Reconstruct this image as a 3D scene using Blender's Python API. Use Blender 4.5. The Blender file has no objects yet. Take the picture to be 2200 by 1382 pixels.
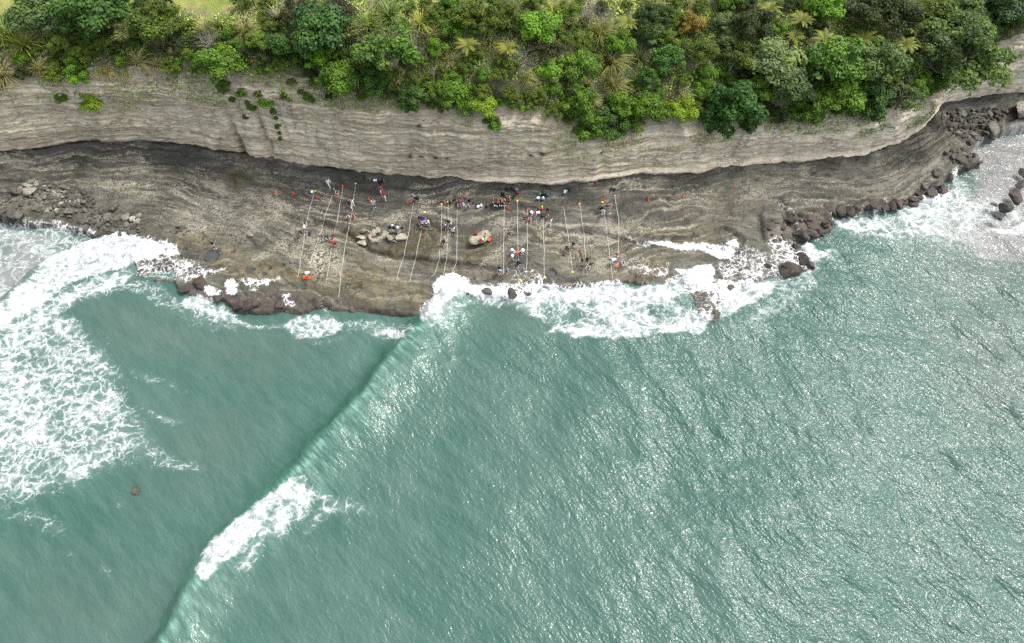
import bpy, bmesh, math, random
import numpy as np
from mathutils import Vector, Matrix
from mathutils.bvhtree import BVHTree

# ---------------------------------------------------------------- camera, sky, sun, exposure
S = bpy.context.scene
COL = S.collection
CAM_H, PITCH, FPX = 76.0, math.radians(58.0), 1500.0       # drone height, tilt below horizon, focal length in photo pixels
cd = bpy.data.cameras.new('camera'); cam = bpy.data.objects.new('camera', cd); COL.objects.link(cam)
cd.sensor_width = 36.0; cd.lens = 36.0 * FPX / 2200.0; cd.clip_end = 5000.0
cam.location = (0, 0, CAM_H); cam.rotation_euler = (math.pi / 2 - PITCH, 0, 0)
S.camera = cam
SUN_EL, SUN_AZ = math.radians(58.0), math.radians(28.0)      # azimuth measured from +x towards +y
w = bpy.data.worlds.new('World'); S.world = w; w.use_nodes = True
sky = w.node_tree.nodes.new('ShaderNodeTexSky'); sky.sky_type = 'NISHITA'; sky.sun_disc = False
sky.sun_elevation = SUN_EL; sky.sun_rotation = math.pi / 2 - SUN_AZ
sky.dust_density = 4.0; sky.air_density = 0.9; sky.ozone_density = 1.0
bg = w.node_tree.nodes['Background']; bg.inputs['Strength'].default_value = 0.15
hs = w.node_tree.nodes.new('ShaderNodeHueSaturation'); hs.inputs['Saturation'].default_value = .42   # thin white overcast
w.node_tree.links.new(sky.outputs[0], hs.inputs['Color']); w.node_tree.links.new(hs.outputs[0], bg.inputs['Color'])
sd_ = bpy.data.lights.new('sun', 'SUN'); sd_.energy = 1.15; sd_.angle = math.radians(5.0); sd_.color = (1, .965, .91)
sun = bpy.data.objects.new('sun', sd_); COL.objects.link(sun)
sdir = Vector((math.cos(SUN_EL) * math.cos(SUN_AZ), math.cos(SUN_EL) * math.sin(SUN_AZ), math.sin(SUN_EL)))
sun.rotation_euler = sdir.to_track_quat('Z', 'Y').to_euler(); sun.location = sdir * 200
S.view_settings.view_transform = 'Standard'; S.view_settings.look = 'None'
S.view_settings.exposure = 1.34; S.view_settings.gamma = 1.0
S.cycles.use_denoising = False
S.cycles.adaptive_threshold = .004; S.cycles.max_bounces = 5; S.cycles.diffuse_bounces = 3; S.cycles.glossy_bounces = 2; S.cycles.transmission_bounces = 2
S.cycles.transparent_max_bounces = 4; S.cycles.caustics_reflective = False; S.cycles.caustics_refractive = False

# ---------------------------------------------------------------- helpers
R = random.Random(7)
rng = np.random.default_rng(11)
SP, CP = math.sin(PITCH), math.cos(PITCH)

def ray(px, py):
    u, v = px - 1100.0, 691.0 - py
    return np.array([u, v * SP + FPX * CP, v * CP - FPX * SP])

def P(px, py, z=0.5):                                # the point at height z that the photo shows at px, py
    d = ray(px, py); t = (z - CAM_H) / d[2]
    return d[0] * t, d[1] * t

def P3(px, py, z): return Vector((*P(px, py, z), z))

def P2(pts, z=0.5): return np.array([P(a, b, z) for a, b in pts])

def sstep(a, b, x):
    t = np.clip((x - a) / (b - a), 0, 1); return t * t * (3 - 2 * t)

def _h(ix, iy, seed):
    n = (ix.astype(np.int64) * 374761393 + iy.astype(np.int64) * 668265263 + seed * 1274126177) & 0xffffffff
    n = ((n ^ (n >> 13)) * 1274126177) & 0xffffffff
    n = ((n ^ (n >> 16)) * 2246822519) & 0xffffffff
    return ((n ^ (n >> 15)) & 0xffff) / 32767.5 - 1.0

def vn(x, y, seed=0):
    x = np.asarray(x, float); y = np.asarray(y, float)
    ix, iy = np.floor(x), np.floor(y); fx, fy = x - ix, y - iy
    ux = fx * fx * fx * (fx * (fx * 6 - 15) + 10); uy = fy * fy * fy * (fy * (fy * 6 - 15) + 10)
    a, b = _h(ix, iy, seed), _h(ix + 1, iy, seed); c, d = _h(ix, iy + 1, seed), _h(ix + 1, iy + 1, seed)
    return a + (b - a) * ux + (c - a) * uy + (a - b - c + d) * ux * uy

def fbm(x, y, o=4, seed=0, g=.5):
    t, a, s = 0, 1.0, 0
    for k in range(o):
        t = t + a * vn(x, y, seed + k * 17); s += a; a *= g
        x, y = x * 2.03 + 5.1, y * 2.03 + 1.7
    return t / s

def sdist(x, y, poly, pad=6.0):                      # signed distance, inside positive; -pad far outside
    x0, y0 = poly.min(0) - pad; x1, y1 = poly.max(0) + pad
    out = np.full(x.shape, -pad)
    m = (x > x0) & (x < x1) & (y > y0) & (y < y1)
    if not m.any(): return out
    X, Y = x[m], y[m]; d2 = np.full(X.shape, 1e9); ins = np.zeros(X.shape, bool)
    n = len(poly)
    for i in range(n):
        ax, ay = poly[i]; bx, by = poly[(i + 1) % n]
        ex, ey = bx - ax, by - ay; wx, wy = X - ax, Y - ay
        t = np.clip((wx * ex + wy * ey) / (ex * ex + ey * ey + 1e-12), 0, 1)
        d2 = np.minimum(d2, (wx - ex * t) ** 2 + (wy - ey * t) ** 2)
        c = ((ay <= Y) != (by <= Y))
        if ey != 0: ins ^= c & (X < ax + (Y - ay) / ey * ex)
    d = np.sqrt(d2); out[m] = np.maximum(np.where(ins, d, -d), -pad)
    return out

def pline(x, y, pts, pad=14.0):                      # signed distance to a polyline (left of travel > 0) and the parameter along it
    pts = np.asarray(pts); D = np.full(x.shape, 1e9); Sg = np.zeros(x.shape); T = np.zeros(x.shape)
    n = len(pts) - 1
    for i in range(n):
        ax, ay = pts[i]; ex, ey = pts[i + 1] - pts[i]
        wx, wy = x - ax, y - ay
        t0 = (wx * ex + wy * ey) / (ex * ex + ey * ey); t = np.clip(t0, 0, 1)
        d = np.hypot(wx - ex * t, wy - ey * t); m = d < D
        D = np.where(m, d, D); Sg = np.where(m, np.sign(ex * wy - ey * wx), Sg); T = np.where(m, (i + t) / n, T)
    return D * Sg, T

def mesh_np(name, V, F, mat=None, smooth=True, mats=None):
    me = bpy.data.meshes.new(name)
    V = np.asarray(V, np.float32); F = np.asarray(F, np.int32); k = F.shape[1]
    me.vertices.add(len(V)); me.vertices.foreach_set('co', V.ravel())
    me.loops.add(F.size); me.loops.foreach_set('vertex_index', F.ravel())
    me.polygons.add(len(F)); me.polygons.foreach_set('loop_start', np.arange(0, F.size, k, dtype=np.int32))
    try: me.polygons.foreach_set('loop_total', np.full(len(F), k, np.int32))
    except Exception: pass
    me.update(calc_edges=True)
    me.polygons.foreach_set('use_smooth', np.full(len(F), smooth))
    if mat: me.materials.append(mat)
    me.update()
    return me

def gridF(nr, nc):
    i = np.arange(nr * nc).reshape(nr, nc)
    return np.stack([i[:-1, :-1], i[:-1, 1:], i[1:, 1:], i[1:, :-1]], -1).reshape(-1, 4)

def vattr(me, name, arr, dom='POINT'):
    arr = np.asarray(arr, np.float32)
    if arr.ndim == 1:
        a = me.attributes.new(name, 'FLOAT', dom); a.data.foreach_set('value', arr)
    else:
        a = me.attributes.new(name, 'FLOAT_COLOR', dom); a.data.foreach_set('color', arr.ravel())

def link(name, me, parent=None, loc=None):
    o = bpy.data.objects.new(name, me); COL.objects.link(o)
    if parent: o.parent = parent
    if loc is not None: o.location = loc
    return o

def tag(o, label=None, cat=None, group=None, kind=None):
    if label: o['label'] = label
    if cat: o['category'] = cat
    if group: o['group'] = group
    if kind: o['kind'] = kind
    return o

# ---------------------------------------------------------------- node helper
class G:
    def __init__(s, name):
        s.m = bpy.data.materials.new(name); s.m.use_nodes = True; s.t = s.m.node_tree
        s.b = s.t.nodes['Principled BSDF']; s.out = s.t.nodes['Material Output']
    def set(s, sock, v):
        if hasattr(v, 'is_output'): s.t.links.new(v, sock)
        else:
            if isinstance(v, (tuple, list)) and len(v) == 3 and sock.type == 'RGBA': v = (*v, 1)
            sock.default_value = v
    def n(s, typ, ins=None, **props):
        nd = s.t.nodes.new(typ)
        for k, v in props.items(): setattr(nd, k, v)
        for k, v in (ins or {}).items(): s.set(nd.inputs[k], v)
        return nd
    def math(s, op, a, b=0.0, c=None, clamp=False):
        i = {0: a, 1: b}
        if c is not None: i[2] = c
        return s.n('ShaderNodeMath', i, operation=op, use_clamp=clamp).outputs[0]
    def mix(s, f, a, b, blend='MIX'):
        nd = s.n('ShaderNodeMix', None, data_type='RGBA', blend_type=blend)
        s.set(nd.inputs[0], f); s.set(nd.inputs[6], a); s.set(nd.inputs[7], b)
        return nd.outputs[2]
    def mixf(s, f, a, b):
        nd = s.n('ShaderNodeMix', None, data_type='FLOAT')
        s.set(nd.inputs[0], f); s.set(nd.inputs[2], a); s.set(nd.inputs[3], b)
        return nd.outputs[0]
    def ss(s, x, a, b):
        return s.n('ShaderNodeMapRange', {0: x, 1: a, 2: b, 3: 0.0, 4: 1.0}, interpolation_type='SMOOTHSTEP').outputs[0]
    def noise(s, vec, scale, detail=4, rough=.55, dist=0.0):
        return s.n('ShaderNodeTexNoise', {'Vector': vec, 'Scale': scale, 'Detail': detail, 'Roughness': rough, 'Distortion': dist}).outputs[0]
    def vec(s, v, scale=(1, 1, 1), rot=(0, 0, 0)):
        return s.n('ShaderNodeMapping', {'Vector': v, 'Scale': scale, 'Rotation': rot}).outputs[0]
    def along(s, v, deg, a, b): return s.vec(s.vec(v, (1, 1, 1), (0, 0, -math.radians(deg))), (a, b, 1))
    def pos(s): return s.n('ShaderNodeNewGeometry').outputs['Position']
    def attr(s, name, o=2): return s.n('ShaderNodeAttribute', None, attribute_name=name).outputs[o]
    def sep(s, c): return s.n('ShaderNodeSeparateColor', {0: c}).outputs
    def bump(s, h, strength, dist, normal=None):
        i = {'Height': h, 'Strength': strength, 'Distance': dist}
        if normal is not None: i['Normal'] = normal
        return s.n('ShaderNodeBump', i).outputs[0]

def foam_nodes(g, D, sc=1.0):
    """lace of foam whose cover grows with the density D"""
    p = g.pos()
    wv = g.n('ShaderNodeTexNoise', {'Vector': p, 'Scale': .45 * sc, 'Detail': 3.0, 'Roughness': .6}).outputs[1]
    wv2 = g.n('ShaderNodeVectorMath', {0: wv, 1: (.5, .5, .5)}, operation='SUBTRACT').outputs[0]
    wv3 = g.n('ShaderNodeVectorMath', {0: wv2, 'Scale': 3.2 / sc}, operation='SCALE').outputs[0]
    q = g.n('ShaderNodeVectorMath', {0: p, 1: wv3}, operation='ADD').outputs[0]
    q = g.vec(q, (1, 1.25, .4), (0, 0, .5))
    def cell(scale, power):
        e = g.n('ShaderNodeTexVoronoi', {'Vector': q, 'Scale': scale}, feature='DISTANCE_TO_EDGE').outputs['Distance']
        e = g.math('MULTIPLY', e, 2.2, clamp=True)
        return g.math('POWER', g.math('SUBTRACT', 1.0, e, clamp=True), power)
    a = cell(.70 * sc, 2.2); b = cell(1.7 * sc, 2.0); c = g.noise(q, 2.6 * sc, 5, .65)
    D = g.math('MULTIPLY', D, g.math('MULTIPLY_ADD', g.noise(g.vec(p, (.30, .42, .3), (0, 0, .6)), 1.0 * sc, 3, .6), .9, .53), clamp=True)
    fil = g.math('SUBTRACT', 1.0, g.math('MULTIPLY', g.math('ABSOLUTE', g.math('SUBTRACT', g.noise(q, 1.9 * sc, 4, .6), .5)), 7.0), clamp=True)
    v = g.math('ADD', g.math('MULTIPLY', a, .40), g.math('MULTIPLY', fil, .16))
    v = g.math('ADD', v, g.math('MULTIPLY', b, .20))
    v = g.math('ADD', v, g.math('MULTIPLY', g.math('SUBTRACT', c, .28), .62))
    th = g.math('MULTIPLY_ADD', D, -1.10, 1.22)
    f = g.ss(g.math('SUBTRACT', v, th), -.12, .30)
    return f, g.math('SUBTRACT', v, th)

# plain materials
_pm = {}
def plain(name, col, rough=.7, metal=0.0, spec=.3, var=.12):
    if name in _pm: return _pm[name]
    g = G(name); b = g.b
    tc = g.n('ShaderNodeTexCoord').outputs['Object']
    nz = g.noise(tc, 14.0, 3)
    dk = tuple(c * (1 - var * 1.6) for c in col); lt = tuple(min(1, c * (1 + var)) for c in col)
    g.set(b.inputs['Base Color'], g.mix(nz, dk, lt))
    b.inputs['Roughness'].default_value = rough; b.inputs['Metallic'].default_value = metal
    b.inputs['Specular IOR Level'].default_value = spec
    _pm[name] = g.m
    return g.m
# ---------------------------------------------------------------- where the foam lies (outlines read off the photo, laid on the water)
FOAM = [  # density, feather in metres, outline
 (1.0, 1.0, [(-80,720),(0,660),(40,615),(80,580),(130,545),(180,520),(225,505),(270,508),(300,518),(350,527),(365,545),(345,562),(300,566),(262,570),(225,580),(190,592),(150,610),(110,635),(60,670),(0,722),(-80,790)]),
 (.80, 1.6, [(-80,800),(0,715),(100,635),(200,590),(300,560),(296,600),(270,622),(220,632),(170,640),(130,668),(95,700),(40,740),(-80,830)]),
 (.68, 2.8, [(-80,720),(60,665),(120,650),(170,690),(215,730),(245,770),(262,820),(285,880),(310,930),(370,980),(410,1003),(360,1008),(300,990),(250,995),(205,1020),(170,1042),(120,1058),(70,1078),(30,1098),(-80,1090)]),
 (.74, 5.0, [(-120,760),(60,720),(130,770),(150,850),(140,930),(70,1000),(-120,1060)]),
 (0.56, 1.2, [(270,790),(330,805),(405,832),(400,842),(320,825),(275,810)]),
 (0.60, 1.2, [(290,880),(345,885),(400,898),(385,910),(310,905)]),
 (0.56, 1.2, [(330,970),(400,975),(445,1003),(400,1015),(340,1005)]),
 (0.56, 1.2, [(195,1078),(240,1080),(275,1062),(270,1085),(220,1090)]),
 (0.56, 1.4, [(-20,1098),(60,1095),(120,1120),(175,1130),(110,1138),(0,1120)]),
 (0.52, 1.2, [(110,1172),(170,1180),(180,1195),(120,1190)]), (0.52, 1.0, [(335,1190),(385,1195),(400,1215),(350,1205)]), (0.50, 1., [(205,1215),(250,1230),(225,1250),(190,1240)]),
 (.60, 1.0, [(-80,460),(0,470),(60,478),(130,486),(200,498),(215,505),(180,522),(130,545),(80,580),(40,615),(0,655),(-80,715)]),
 (.66, .7, [(40,470),(100,478),(215,490),(212,505),(150,500),(80,490)]),
 (.60, .8, [(290,545),(365,548),(398,556),(440,578),(488,574),(492,584),(455,592),(420,610),(385,612),(330,602),(288,590)]),
 (.78, .5, [(350,532),(385,535),(392,552),(355,555)]),
 (.56, .8, [(250,610),(320,600),(360,625),(400,650),(470,655),(440,690),(380,680),(330,650),(270,625)]),
 (.80, .8, [(385,642),(430,640),(470,655),(510,678),(550,690),(600,690),(640,672),(690,668),(730,680),(740,700),(720,716),(680,718),(640,722),(610,702),(560,698),(500,694),(440,680),(390,665)]),
 (.50, 1.2, [(350,640),(430,650),(520,700),(640,720),(760,715),(750,740),(660,735),(560,712),(470,705),(380,690)]),
 (.88, .4, [(432,618),(448,612),(466,625),(468,640),(436,640)]), (.88, .4, [(472,606),(498,603),(512,618),(500,634),(476,636)]),
 (.60, .4, [(505,604),(540,602),(575,600),(606,598),(611,606),(580,618),(552,628),(530,622)]),
 (.68, .4, [(596,630),(624,628),(642,655),(630,662),(604,655)]), (.5, .3, [(682,640),(704,640),(706,665),(686,668)]),
 (.60, .9, [(735,690),(790,682),(850,684),(890,690),(896,705),(862,736),(820,732),(780,716),(735,716)]),
 (.85, .6, [(800,700),(840,690),(865,705),(860,730),(835,728)]),
 (1.0, .7, [(900,680),(912,648),(935,618),(953,594),(975,590),(1008,602),(1040,616),(1085,618),(1100,632),(1050,636),(1005,630),(975,640),(952,662),(940,690),(918,698)]),
 (.62, 1.0, [(905,690),(960,640),(1010,640),(985,680),(950,715),(925,720)]),
 (.55, .6, [(1090,605),(1105,582),(1130,580),(1175,594),(1200,604),(1180,620),(1110,622)]),
 (.78, 1.0, [(1010,618),(1100,606),(1150,602),(1250,606),(1340,604),(1430,604),(1475,580),(1530,578),(1548,620),(1542,690),(1500,708),(1440,700),(1390,712),(1320,722),(1290,728),(1230,716),(1172,708),(1188,690),(1130,676),(1100,652),(1030,640)]),
 (1.0, .8, [(1080,624),(1150,620),(1260,610),(1350,608),(1440,606),(1440,640),(1350,652),(1260,650),(1160,645),(1090,640)]),
 (1.0, .5, [(1450,574),(1520,572),(1536,592),(1530,612),(1470,618)]),
 (.88, .6, [(1165,702),(1240,706),(1290,718),(1340,712),(1400,690),(1470,682),(1535,690),(1500,712),(1440,705),(1400,716),(1330,728),(1280,732),(1220,722)]),
 (.88, .6, [(1545,600),(1580,605),(1650,592),(1668,602),(1645,640),(1600,652),(1560,690),(1540,668)]),
 (.62, 2.0, [(1560,690),(1650,640),(1720,600),(1760,600),(1720,650),(1640,690),(1580,710)]),
 (.85, .4, [(1330,512),(1400,520),(1470,522),(1540,518),(1575,506),(1590,518),(1570,548),(1545,556),(1500,540),(1420,532),(1380,524)]),
 (.58, .8, [(1560,510),(1640,545),(1645,600),(1560,605),(1530,580),(1560,550)]),
 (.45, 1.0, [(1300,560),(1380,550),(1450,560),(1440,590),(1390,598),(1330,585)]),
 (.62, .6, [(1370,565),(1440,572),(1445,590),(1385,596)]),
 (.56, .3, [(1674,440),(1680,438),(1702,470),(1718,505),(1712,508),(1694,475)]), (.55, .3, [(1680,440),(1760,446),(1790,462),(1740,455),(1700,450)]),
 (.96, .5, [(1722,522),(1742,520),(1772,535),(1786,548),(1770,560),(1742,556)]), (.5, 1.2, [(1740,540),(1800,510),(1850,520),(1800,570),(1750,585)]),
 (.95, .5, [(1786,472),(1815,466),(1840,478),(1858,496),(1835,502),(1800,486)]),
 (.70, 1.2, [(1800,465),(1880,462),(1960,440),(2045,400),(2045,372),(2066,362),(2082,385),(2085,420),(2140,420),(2200,440),(2200,470),(2120,482),(2050,512),(1980,505),(1900,518),(1830,505)]),
 (.76, .7, [(1960,440),(2040,402),(2050,432),(2000,470),(1930,470)]), (.55, 2.2, [(1850,500),(2000,490),(2140,480),(2120,530),(1980,530),(1880,530)]),
 (.62, 1.2, [(1640,500),(1720,520),(1765,560),(1765,610),(1665,645),(1640,590)]), (.56, 1.2, [(1750,445),(1860,442),(1980,427),(2045,398),(2040,440),(1900,475),(1790,505)]),
 (1.0, .6, [(2125,486),(2165,482),(2200,470),(2280,462),(2280,500),(2200,498),(2160,496)]),
 (1.0, .7, [(422,1226),(436,1192),(470,1158),(520,1118),(560,1076),(600,1048),(626,1028),(650,1036),(612,1075),(585,1110),(560,1150),(520,1185),(478,1208),(438,1242)]),
 (.80, 1.6, [(600,1045),(650,1034),(690,1060),(670,1095),(630,1120),(600,1150),(560,1180),(530,1222),(500,1215),(540,1160)]),
 (.72, 1.8, [(640,1040),(700,1055),(745,1078),(785,1100),(745,1104),(705,1118),(655,1135),(690,1090)]), (0.52, 1., [(650,1165),(690,1180),(670,1188)]),
]
HOLES = [(.32, 1.0, [(1200,672),(1240,664),(1262,680),(1240,700),(1205,698)]), (.25, .9, [(1150,660),(1190,655),(1200,675),(1165,682)]),
         (.25, .8, [(1380,660),(1440,650),(1460,675),(1410,685)]), (.30, .7, [(1455,640),(1530,630),(1535,668),(1475,668)]), (.25, .6, [(1290,690),(1320,690),(1318,705),(1295,704)])]
_FP = [(d, f, P2(p)) for d, f, p in FOAM]; _HP = [(d, f, P2(p)) for d, f, p in HOLES]

def foamD(x, y):
    wx = x + 1.0 * fbm(x * .30, y * .30, 4, 31); wy = y + 1.0 * fbm(x * .30, y * .30, 4, 57)
    D = np.zeros(x.shape)
    for d, f, p in _FP:
        s = sdist(wx, wy, p, f + .5); D = np.maximum(D, d * sstep(-f, f * .8, s))
    for d, f, p in _HP:
        s = sdist(wx, wy, p, f + .5); D = D - d * sstep(-f, f, s)
    return np.clip(D * (1 + .10 * fbm(x * .22, y * .22, 3, 91)), 0, 1)

# ---------------------------------------------------------------- sea
def ocean(N, L, wind, kmin, kmax, seed, power=3.6):
    rg = np.random.default_rng(seed)
    k1 = np.fft.fftfreq(N, L / N) * 2 * np.pi
    kx, ky = np.meshgrid(k1, k1); k = np.hypot(kx, ky); k[0, 0] = 1
    c = (kx * wind[0] + ky * wind[1]) / k
    A = k ** (-power / 2) * np.abs(c) ** 2.2 * np.exp(-(kmin / k) ** 4) * np.exp(-(k / kmax) ** 2); A[0, 0] = 0
    h = np.real(np.fft.ifft2(A * (rg.normal(size=(N, N)) + 1j * rg.normal(size=(N, N)))))
    gx, gy = np.gradient(h, L / N)
    return h / np.sqrt((gx ** 2 + gy ** 2).mean()), L                 # unit rms slope

def tile(hL, x, y, ang=0.0):
    h, L = hL; N = h.shape[0]
    ca, sa = math.cos(ang), math.sin(ang)
    u = ((x * ca + y * sa) / L * N) % N; v = ((-x * sa + y * ca) / L * N) % N
    i, j = np.floor(u).astype(int), np.floor(v).astype(int); fu, fv = u - i, v - j
    i %= N; j %= N; i2, j2 = (i + 1) % N, (j + 1) % N
    return (h[j, i] * (1 - fu) + h[j, i2] * fu) * (1 - fv) + (h[j2, i] * (1 - fu) + h[j2, i2] * fu) * fv

def axis(a, b, step, far):
    core = np.arange(a, b + step / 2, step); out = [step]
    while sum(out) < far: out.append(out[-1] * 1.5)
    e = np.cumsum(out); return np.concatenate([a - e[::-1], core, b + e])

CREST = P2([(985,610),(935,660),(905,705),(868,750),(800,832),(715,920),(655,1000),(612,1042),(560,1085),(480,1160),(432,1225),(398,1290),(350,1382),(300,1470),(240,1580)])
ROLL = P2([(-200,810),(-80,720),(0,660),(60,600),(130,548),(225,508),(300,520),(352,530)])
BACK = P2([(905,700),(1000,660),(1060,670),(1180,700),(1300,730),(1450,715),(1600,690)])
def sea():
    xs = axis(-72, 74, .24, 900); ys = axis(4, 92, .24, 900)
    X, Y = np.meshgrid(xs, ys); x, y = X.ravel(), Y.ravel()
    D = foamD(x, y)
    o1 = ocean(512, 64, (.62, .78), .55, 9.0, 3); o2 = ocean(512, 41, (.92, .40), .8, 10.0, 5); o3 = ocean(256, 90, (-.7, .7), .12, 1.2, 9)
    edge = np.clip(1 - np.maximum(np.abs(x) - 74, np.maximum(y - 92, 4 - y)) / 60, 0, 1)
    calm = np.clip(.42 + .58 * sstep(-14, 26, x + (y - 30) * .25), 0, 1)
    gust = .75 + .35 * fbm(x * .05, y * .05, 3, 77)
    z = edge * gust * calm * ((.130 * tile(o1, x, y) + .115 * tile(o2, x + 7, y, .25))) + edge * .05 * tile(o3, x, y)
    # the long breaking swell: steep on its shoreward side, gentle behind
    s, t = pline(x, y, CREST); s = s + .9 * fbm(x * .15, y * .15, 3, 5) + .3 * fbm(x * .6, y * .6, 3, 7)
    amp = 1.25 * sstep(0, .05, t) * (.80 + .2 * np.sin(t * 9) + .30 * fbm(x * .16, y * .16, 3, 6))
    front = s < 0
    prof = np.where(front, np.exp(-(s / 1.45) ** 2), np.exp(-(s / 4.2) ** 2)) - .22 * np.exp(-((s + 3.2) / 2.2) ** 2)
    z += amp * prof
    r, tr = pline(x, y, ROLL); r = -r + .8 * fbm(x * .2, y * .2, 3, 15)
    z += 1.1 * np.where(r < 0, np.exp(-(r / .8) ** 2), np.exp(-(r / 3.4) ** 2)) * sstep(0, .02, tr) * (1 - sstep(.9, 1., tr))
    # thick foam stands up in lumps
    lum = np.abs(fbm(x * .9, y * .9, 4, 41)); z += .38 * sstep(.78, 1.0, D) * (lum - .1) * 2 + .06 * sstep(.4, .8, D) * fbm(x * 1.6, y * 1.6, 2, 43)
    sp = P2([(905,690),(935,622),(958,592),(1000,602),(1050,612),(1090,628),(1000,640)]); ssp = sdist(x, y, sp, 2.)
    z += 1.0 * sstep(-.6, 1.2, ssp) * (.5 + .6 * fbm(x * .8, y * .8, 3, 45))
    murk = np.maximum.reduce([sstep(-3, 2, sdist(x, y, P2([(2060,300),(2400,240),(2400,560),(2150,540),(1960,500),(2090,410)]), 6)),
        .55 * sstep(-5, 4, sdist(x, y, P2([(1950,500),(2400,480),(2400,900),(2100,900)]), 8)),
        .85 * sstep(-1.5, 1, sdist(x, y, P2([(-120,455),(210,500),(100,565),(0,650),(-120,730)]), 4)),
        .55 * sstep(-3, 3, sdist(x, y, P2([(200,650),(420,690),(640,730),(560,800),(400,760),(250,720)]), 6)),
        .50 * sstep(-3, 3, sdist(x, y, P2([(990,640),(1110,650),(1180,700),(1080,690)]), 6)),
        .28 * sstep(-3, 3, sdist(x, y, P2([(330,900),(560,880),(520,1000),(360,1060)]), 6)) , .25 * sstep(-4, 4, sdist(x, y, P2([(0,1180),(420,1240),(330,1382),(0,1382)]), 8))])
    murk = np.clip(murk * (1 + .5 * fbm(x * .12, y * .12, 4, 62)), 0, 1)
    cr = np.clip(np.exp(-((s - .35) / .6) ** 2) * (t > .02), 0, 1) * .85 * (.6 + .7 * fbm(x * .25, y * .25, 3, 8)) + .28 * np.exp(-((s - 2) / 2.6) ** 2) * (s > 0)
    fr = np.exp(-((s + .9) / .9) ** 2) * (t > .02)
    me = mesh_np('sea', np.stack([x, y, z], 1), gridF(len(ys), len(xs)), None)
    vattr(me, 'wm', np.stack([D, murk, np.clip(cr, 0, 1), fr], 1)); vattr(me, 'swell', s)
    return me

g = G('sea_water'); a = g.n('ShaderNodeAttribute', None, attribute_name='wm')
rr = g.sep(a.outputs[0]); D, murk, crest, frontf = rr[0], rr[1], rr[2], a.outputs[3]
p = g.pos()
foam, fv = foam_nodes(g, D)
big = g.noise(g.vec(p, (.05, .05, .05)), 1.0, 4); mid = g.noise(g.along(p, -42, .20, .95), 1.0, 6, .68)
c = g.mix(g.ss(big, .35, .65), (.032, .082, .064), (.046, .095, .077))
c = g.mix(g.math('MULTIPLY', g.ss(mid, .38, .70), .55), c, (.070, .122, .102))
c = g.mix(g.math('MULTIPLY', murk, .85), c, (.088, .112, .094))
c = g.mix(g.math('MULTIPLY', g.ss(murk, .62, .95), .92), c, (.178, .176, .170))
c = g.mix(g.math('MULTIPLY', frontf, .42), c, (.020, .105, .058))  # swell front darkened: its weaker sky reflection is painted into the colour
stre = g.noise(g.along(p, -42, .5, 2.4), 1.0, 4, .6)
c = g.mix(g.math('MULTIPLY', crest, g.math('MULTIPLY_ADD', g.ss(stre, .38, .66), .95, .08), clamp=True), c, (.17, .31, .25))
c = g.mix(g.math('MULTIPLY', g.ss(D, .25, 1.0), .45), c, (.17, .235, .21))
shade = g.noise(p, 1.5, 4, .6)
fc = g.mix(g.ss(shade, .3, .65), (.30, .325, .33), (.56, .57, .57))
fc = g.mix(g.math('MULTIPLY', murk, .35), fc, (.62, .62, .60))
fc = g.mix(g.ss(fv, .05, .42), g.mix(.5, fc, (.17, .235, .21)), fc)
c = g.mix(foam, c, fc)
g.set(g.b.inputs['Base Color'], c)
g.set(g.b.inputs['Roughness'], g.mixf(foam, .17, .85)); g.b.inputs['IOR'].default_value = 1.33
g.set(g.b.inputs['Specular IOR Level'], g.mixf(foam, .5, .1))
r1 = g.noise(g.along(p, -48, 1.0, 2.2), 1.0, 2.5, .5, .5); r2 = g.noise(g.vec(p, (3.2, 4.6, 1), (0, 0, .5)), 1.0, 1.5, .5, .4)
px_ = g.n('ShaderNodeSeparateXYZ', {0: p}).outputs; rip = g.ss(px_[0], -30.0, 40.0)
hh = g.math('MULTIPLY', g.math('ADD', r1, g.math('MULTIPLY', r2, .35)), g.mixf(rip, .45, 1.0))
nb = g.bump(hh, 1.0, .22)
nf = g.bump(g.math('ADD', fv, g.math('MULTIPLY', shade, .6)), .6, .22)
nm = g.n('ShaderNodeMix', None, data_type='VECTOR'); g.set(nm.inputs[0], foam); g.set(nm.inputs[4], nb); g.set(nm.inputs[5], nf)
g.set(g.b.inputs['Normal'], nm.outputs[1])
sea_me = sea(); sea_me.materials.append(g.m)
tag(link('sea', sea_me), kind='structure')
# ---------------------------------------------------------------- cliff line
BASE = [(-500,328),(-200,330),(0,341),(120,328),(200,323),(300,321),(400,328),(520,346),(600,359),(700,373),(800,387),(900,394),(1000,398),(1100,400),(1200,400),(1300,393),(1400,381),(1500,372),(1600,364),(1700,358),(1762,353),(1841,345),(1905,330),(1960,310),(1990,292),(2008,270),(2018,252),(2028,240),(2060,232),(2100,228),(2200,214),(2320,204),(2700,190)]
TOP = [(-500,185),(-200,180),(0,182),(100,168),(200,156),(260,145),(350,143),(430,150),(520,140),(600,158),(650,180),(700,200),(760,204),(830,205),(900,232),(960,240),(1020,232),(1140,232),(1190,250),(1240,272),(1300,278),(1400,264),(1500,258),(1600,262),(1700,246),(1800,242),(1900,222),(1970,200),(2010,180),(2035,150),(2080,125),(2130,100),(2200,65),(2320,25),(2700,0)]
bw = P2(BASE, 1.6); bw = np.vstack([[bw[0, 0] - 60, bw[0, 1] - 4], [bw[0, 0] - 25, bw[0, 1] - 1.5], bw, [bw[-1, 0] + 30, bw[-1, 1] + 3], [bw[-1, 0] + 70, bw[-1, 1] + 6]])
tz = []
for (px, py) in TOP:
    d = ray(px, py)
    # the face the photo shows at this top point stands about 2 m behind the foot of the cliff
    b_y = np.interp(px, [q[0] for q in BASE], [P(q[0], q[1], 1.6)[1] for q in BASE]) + 2.0
    t = b_y / d[1]; tz.append((d[0] * t, CAM_H + d[2] * t))
tz = np.array(tz)
NC = 1100
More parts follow.
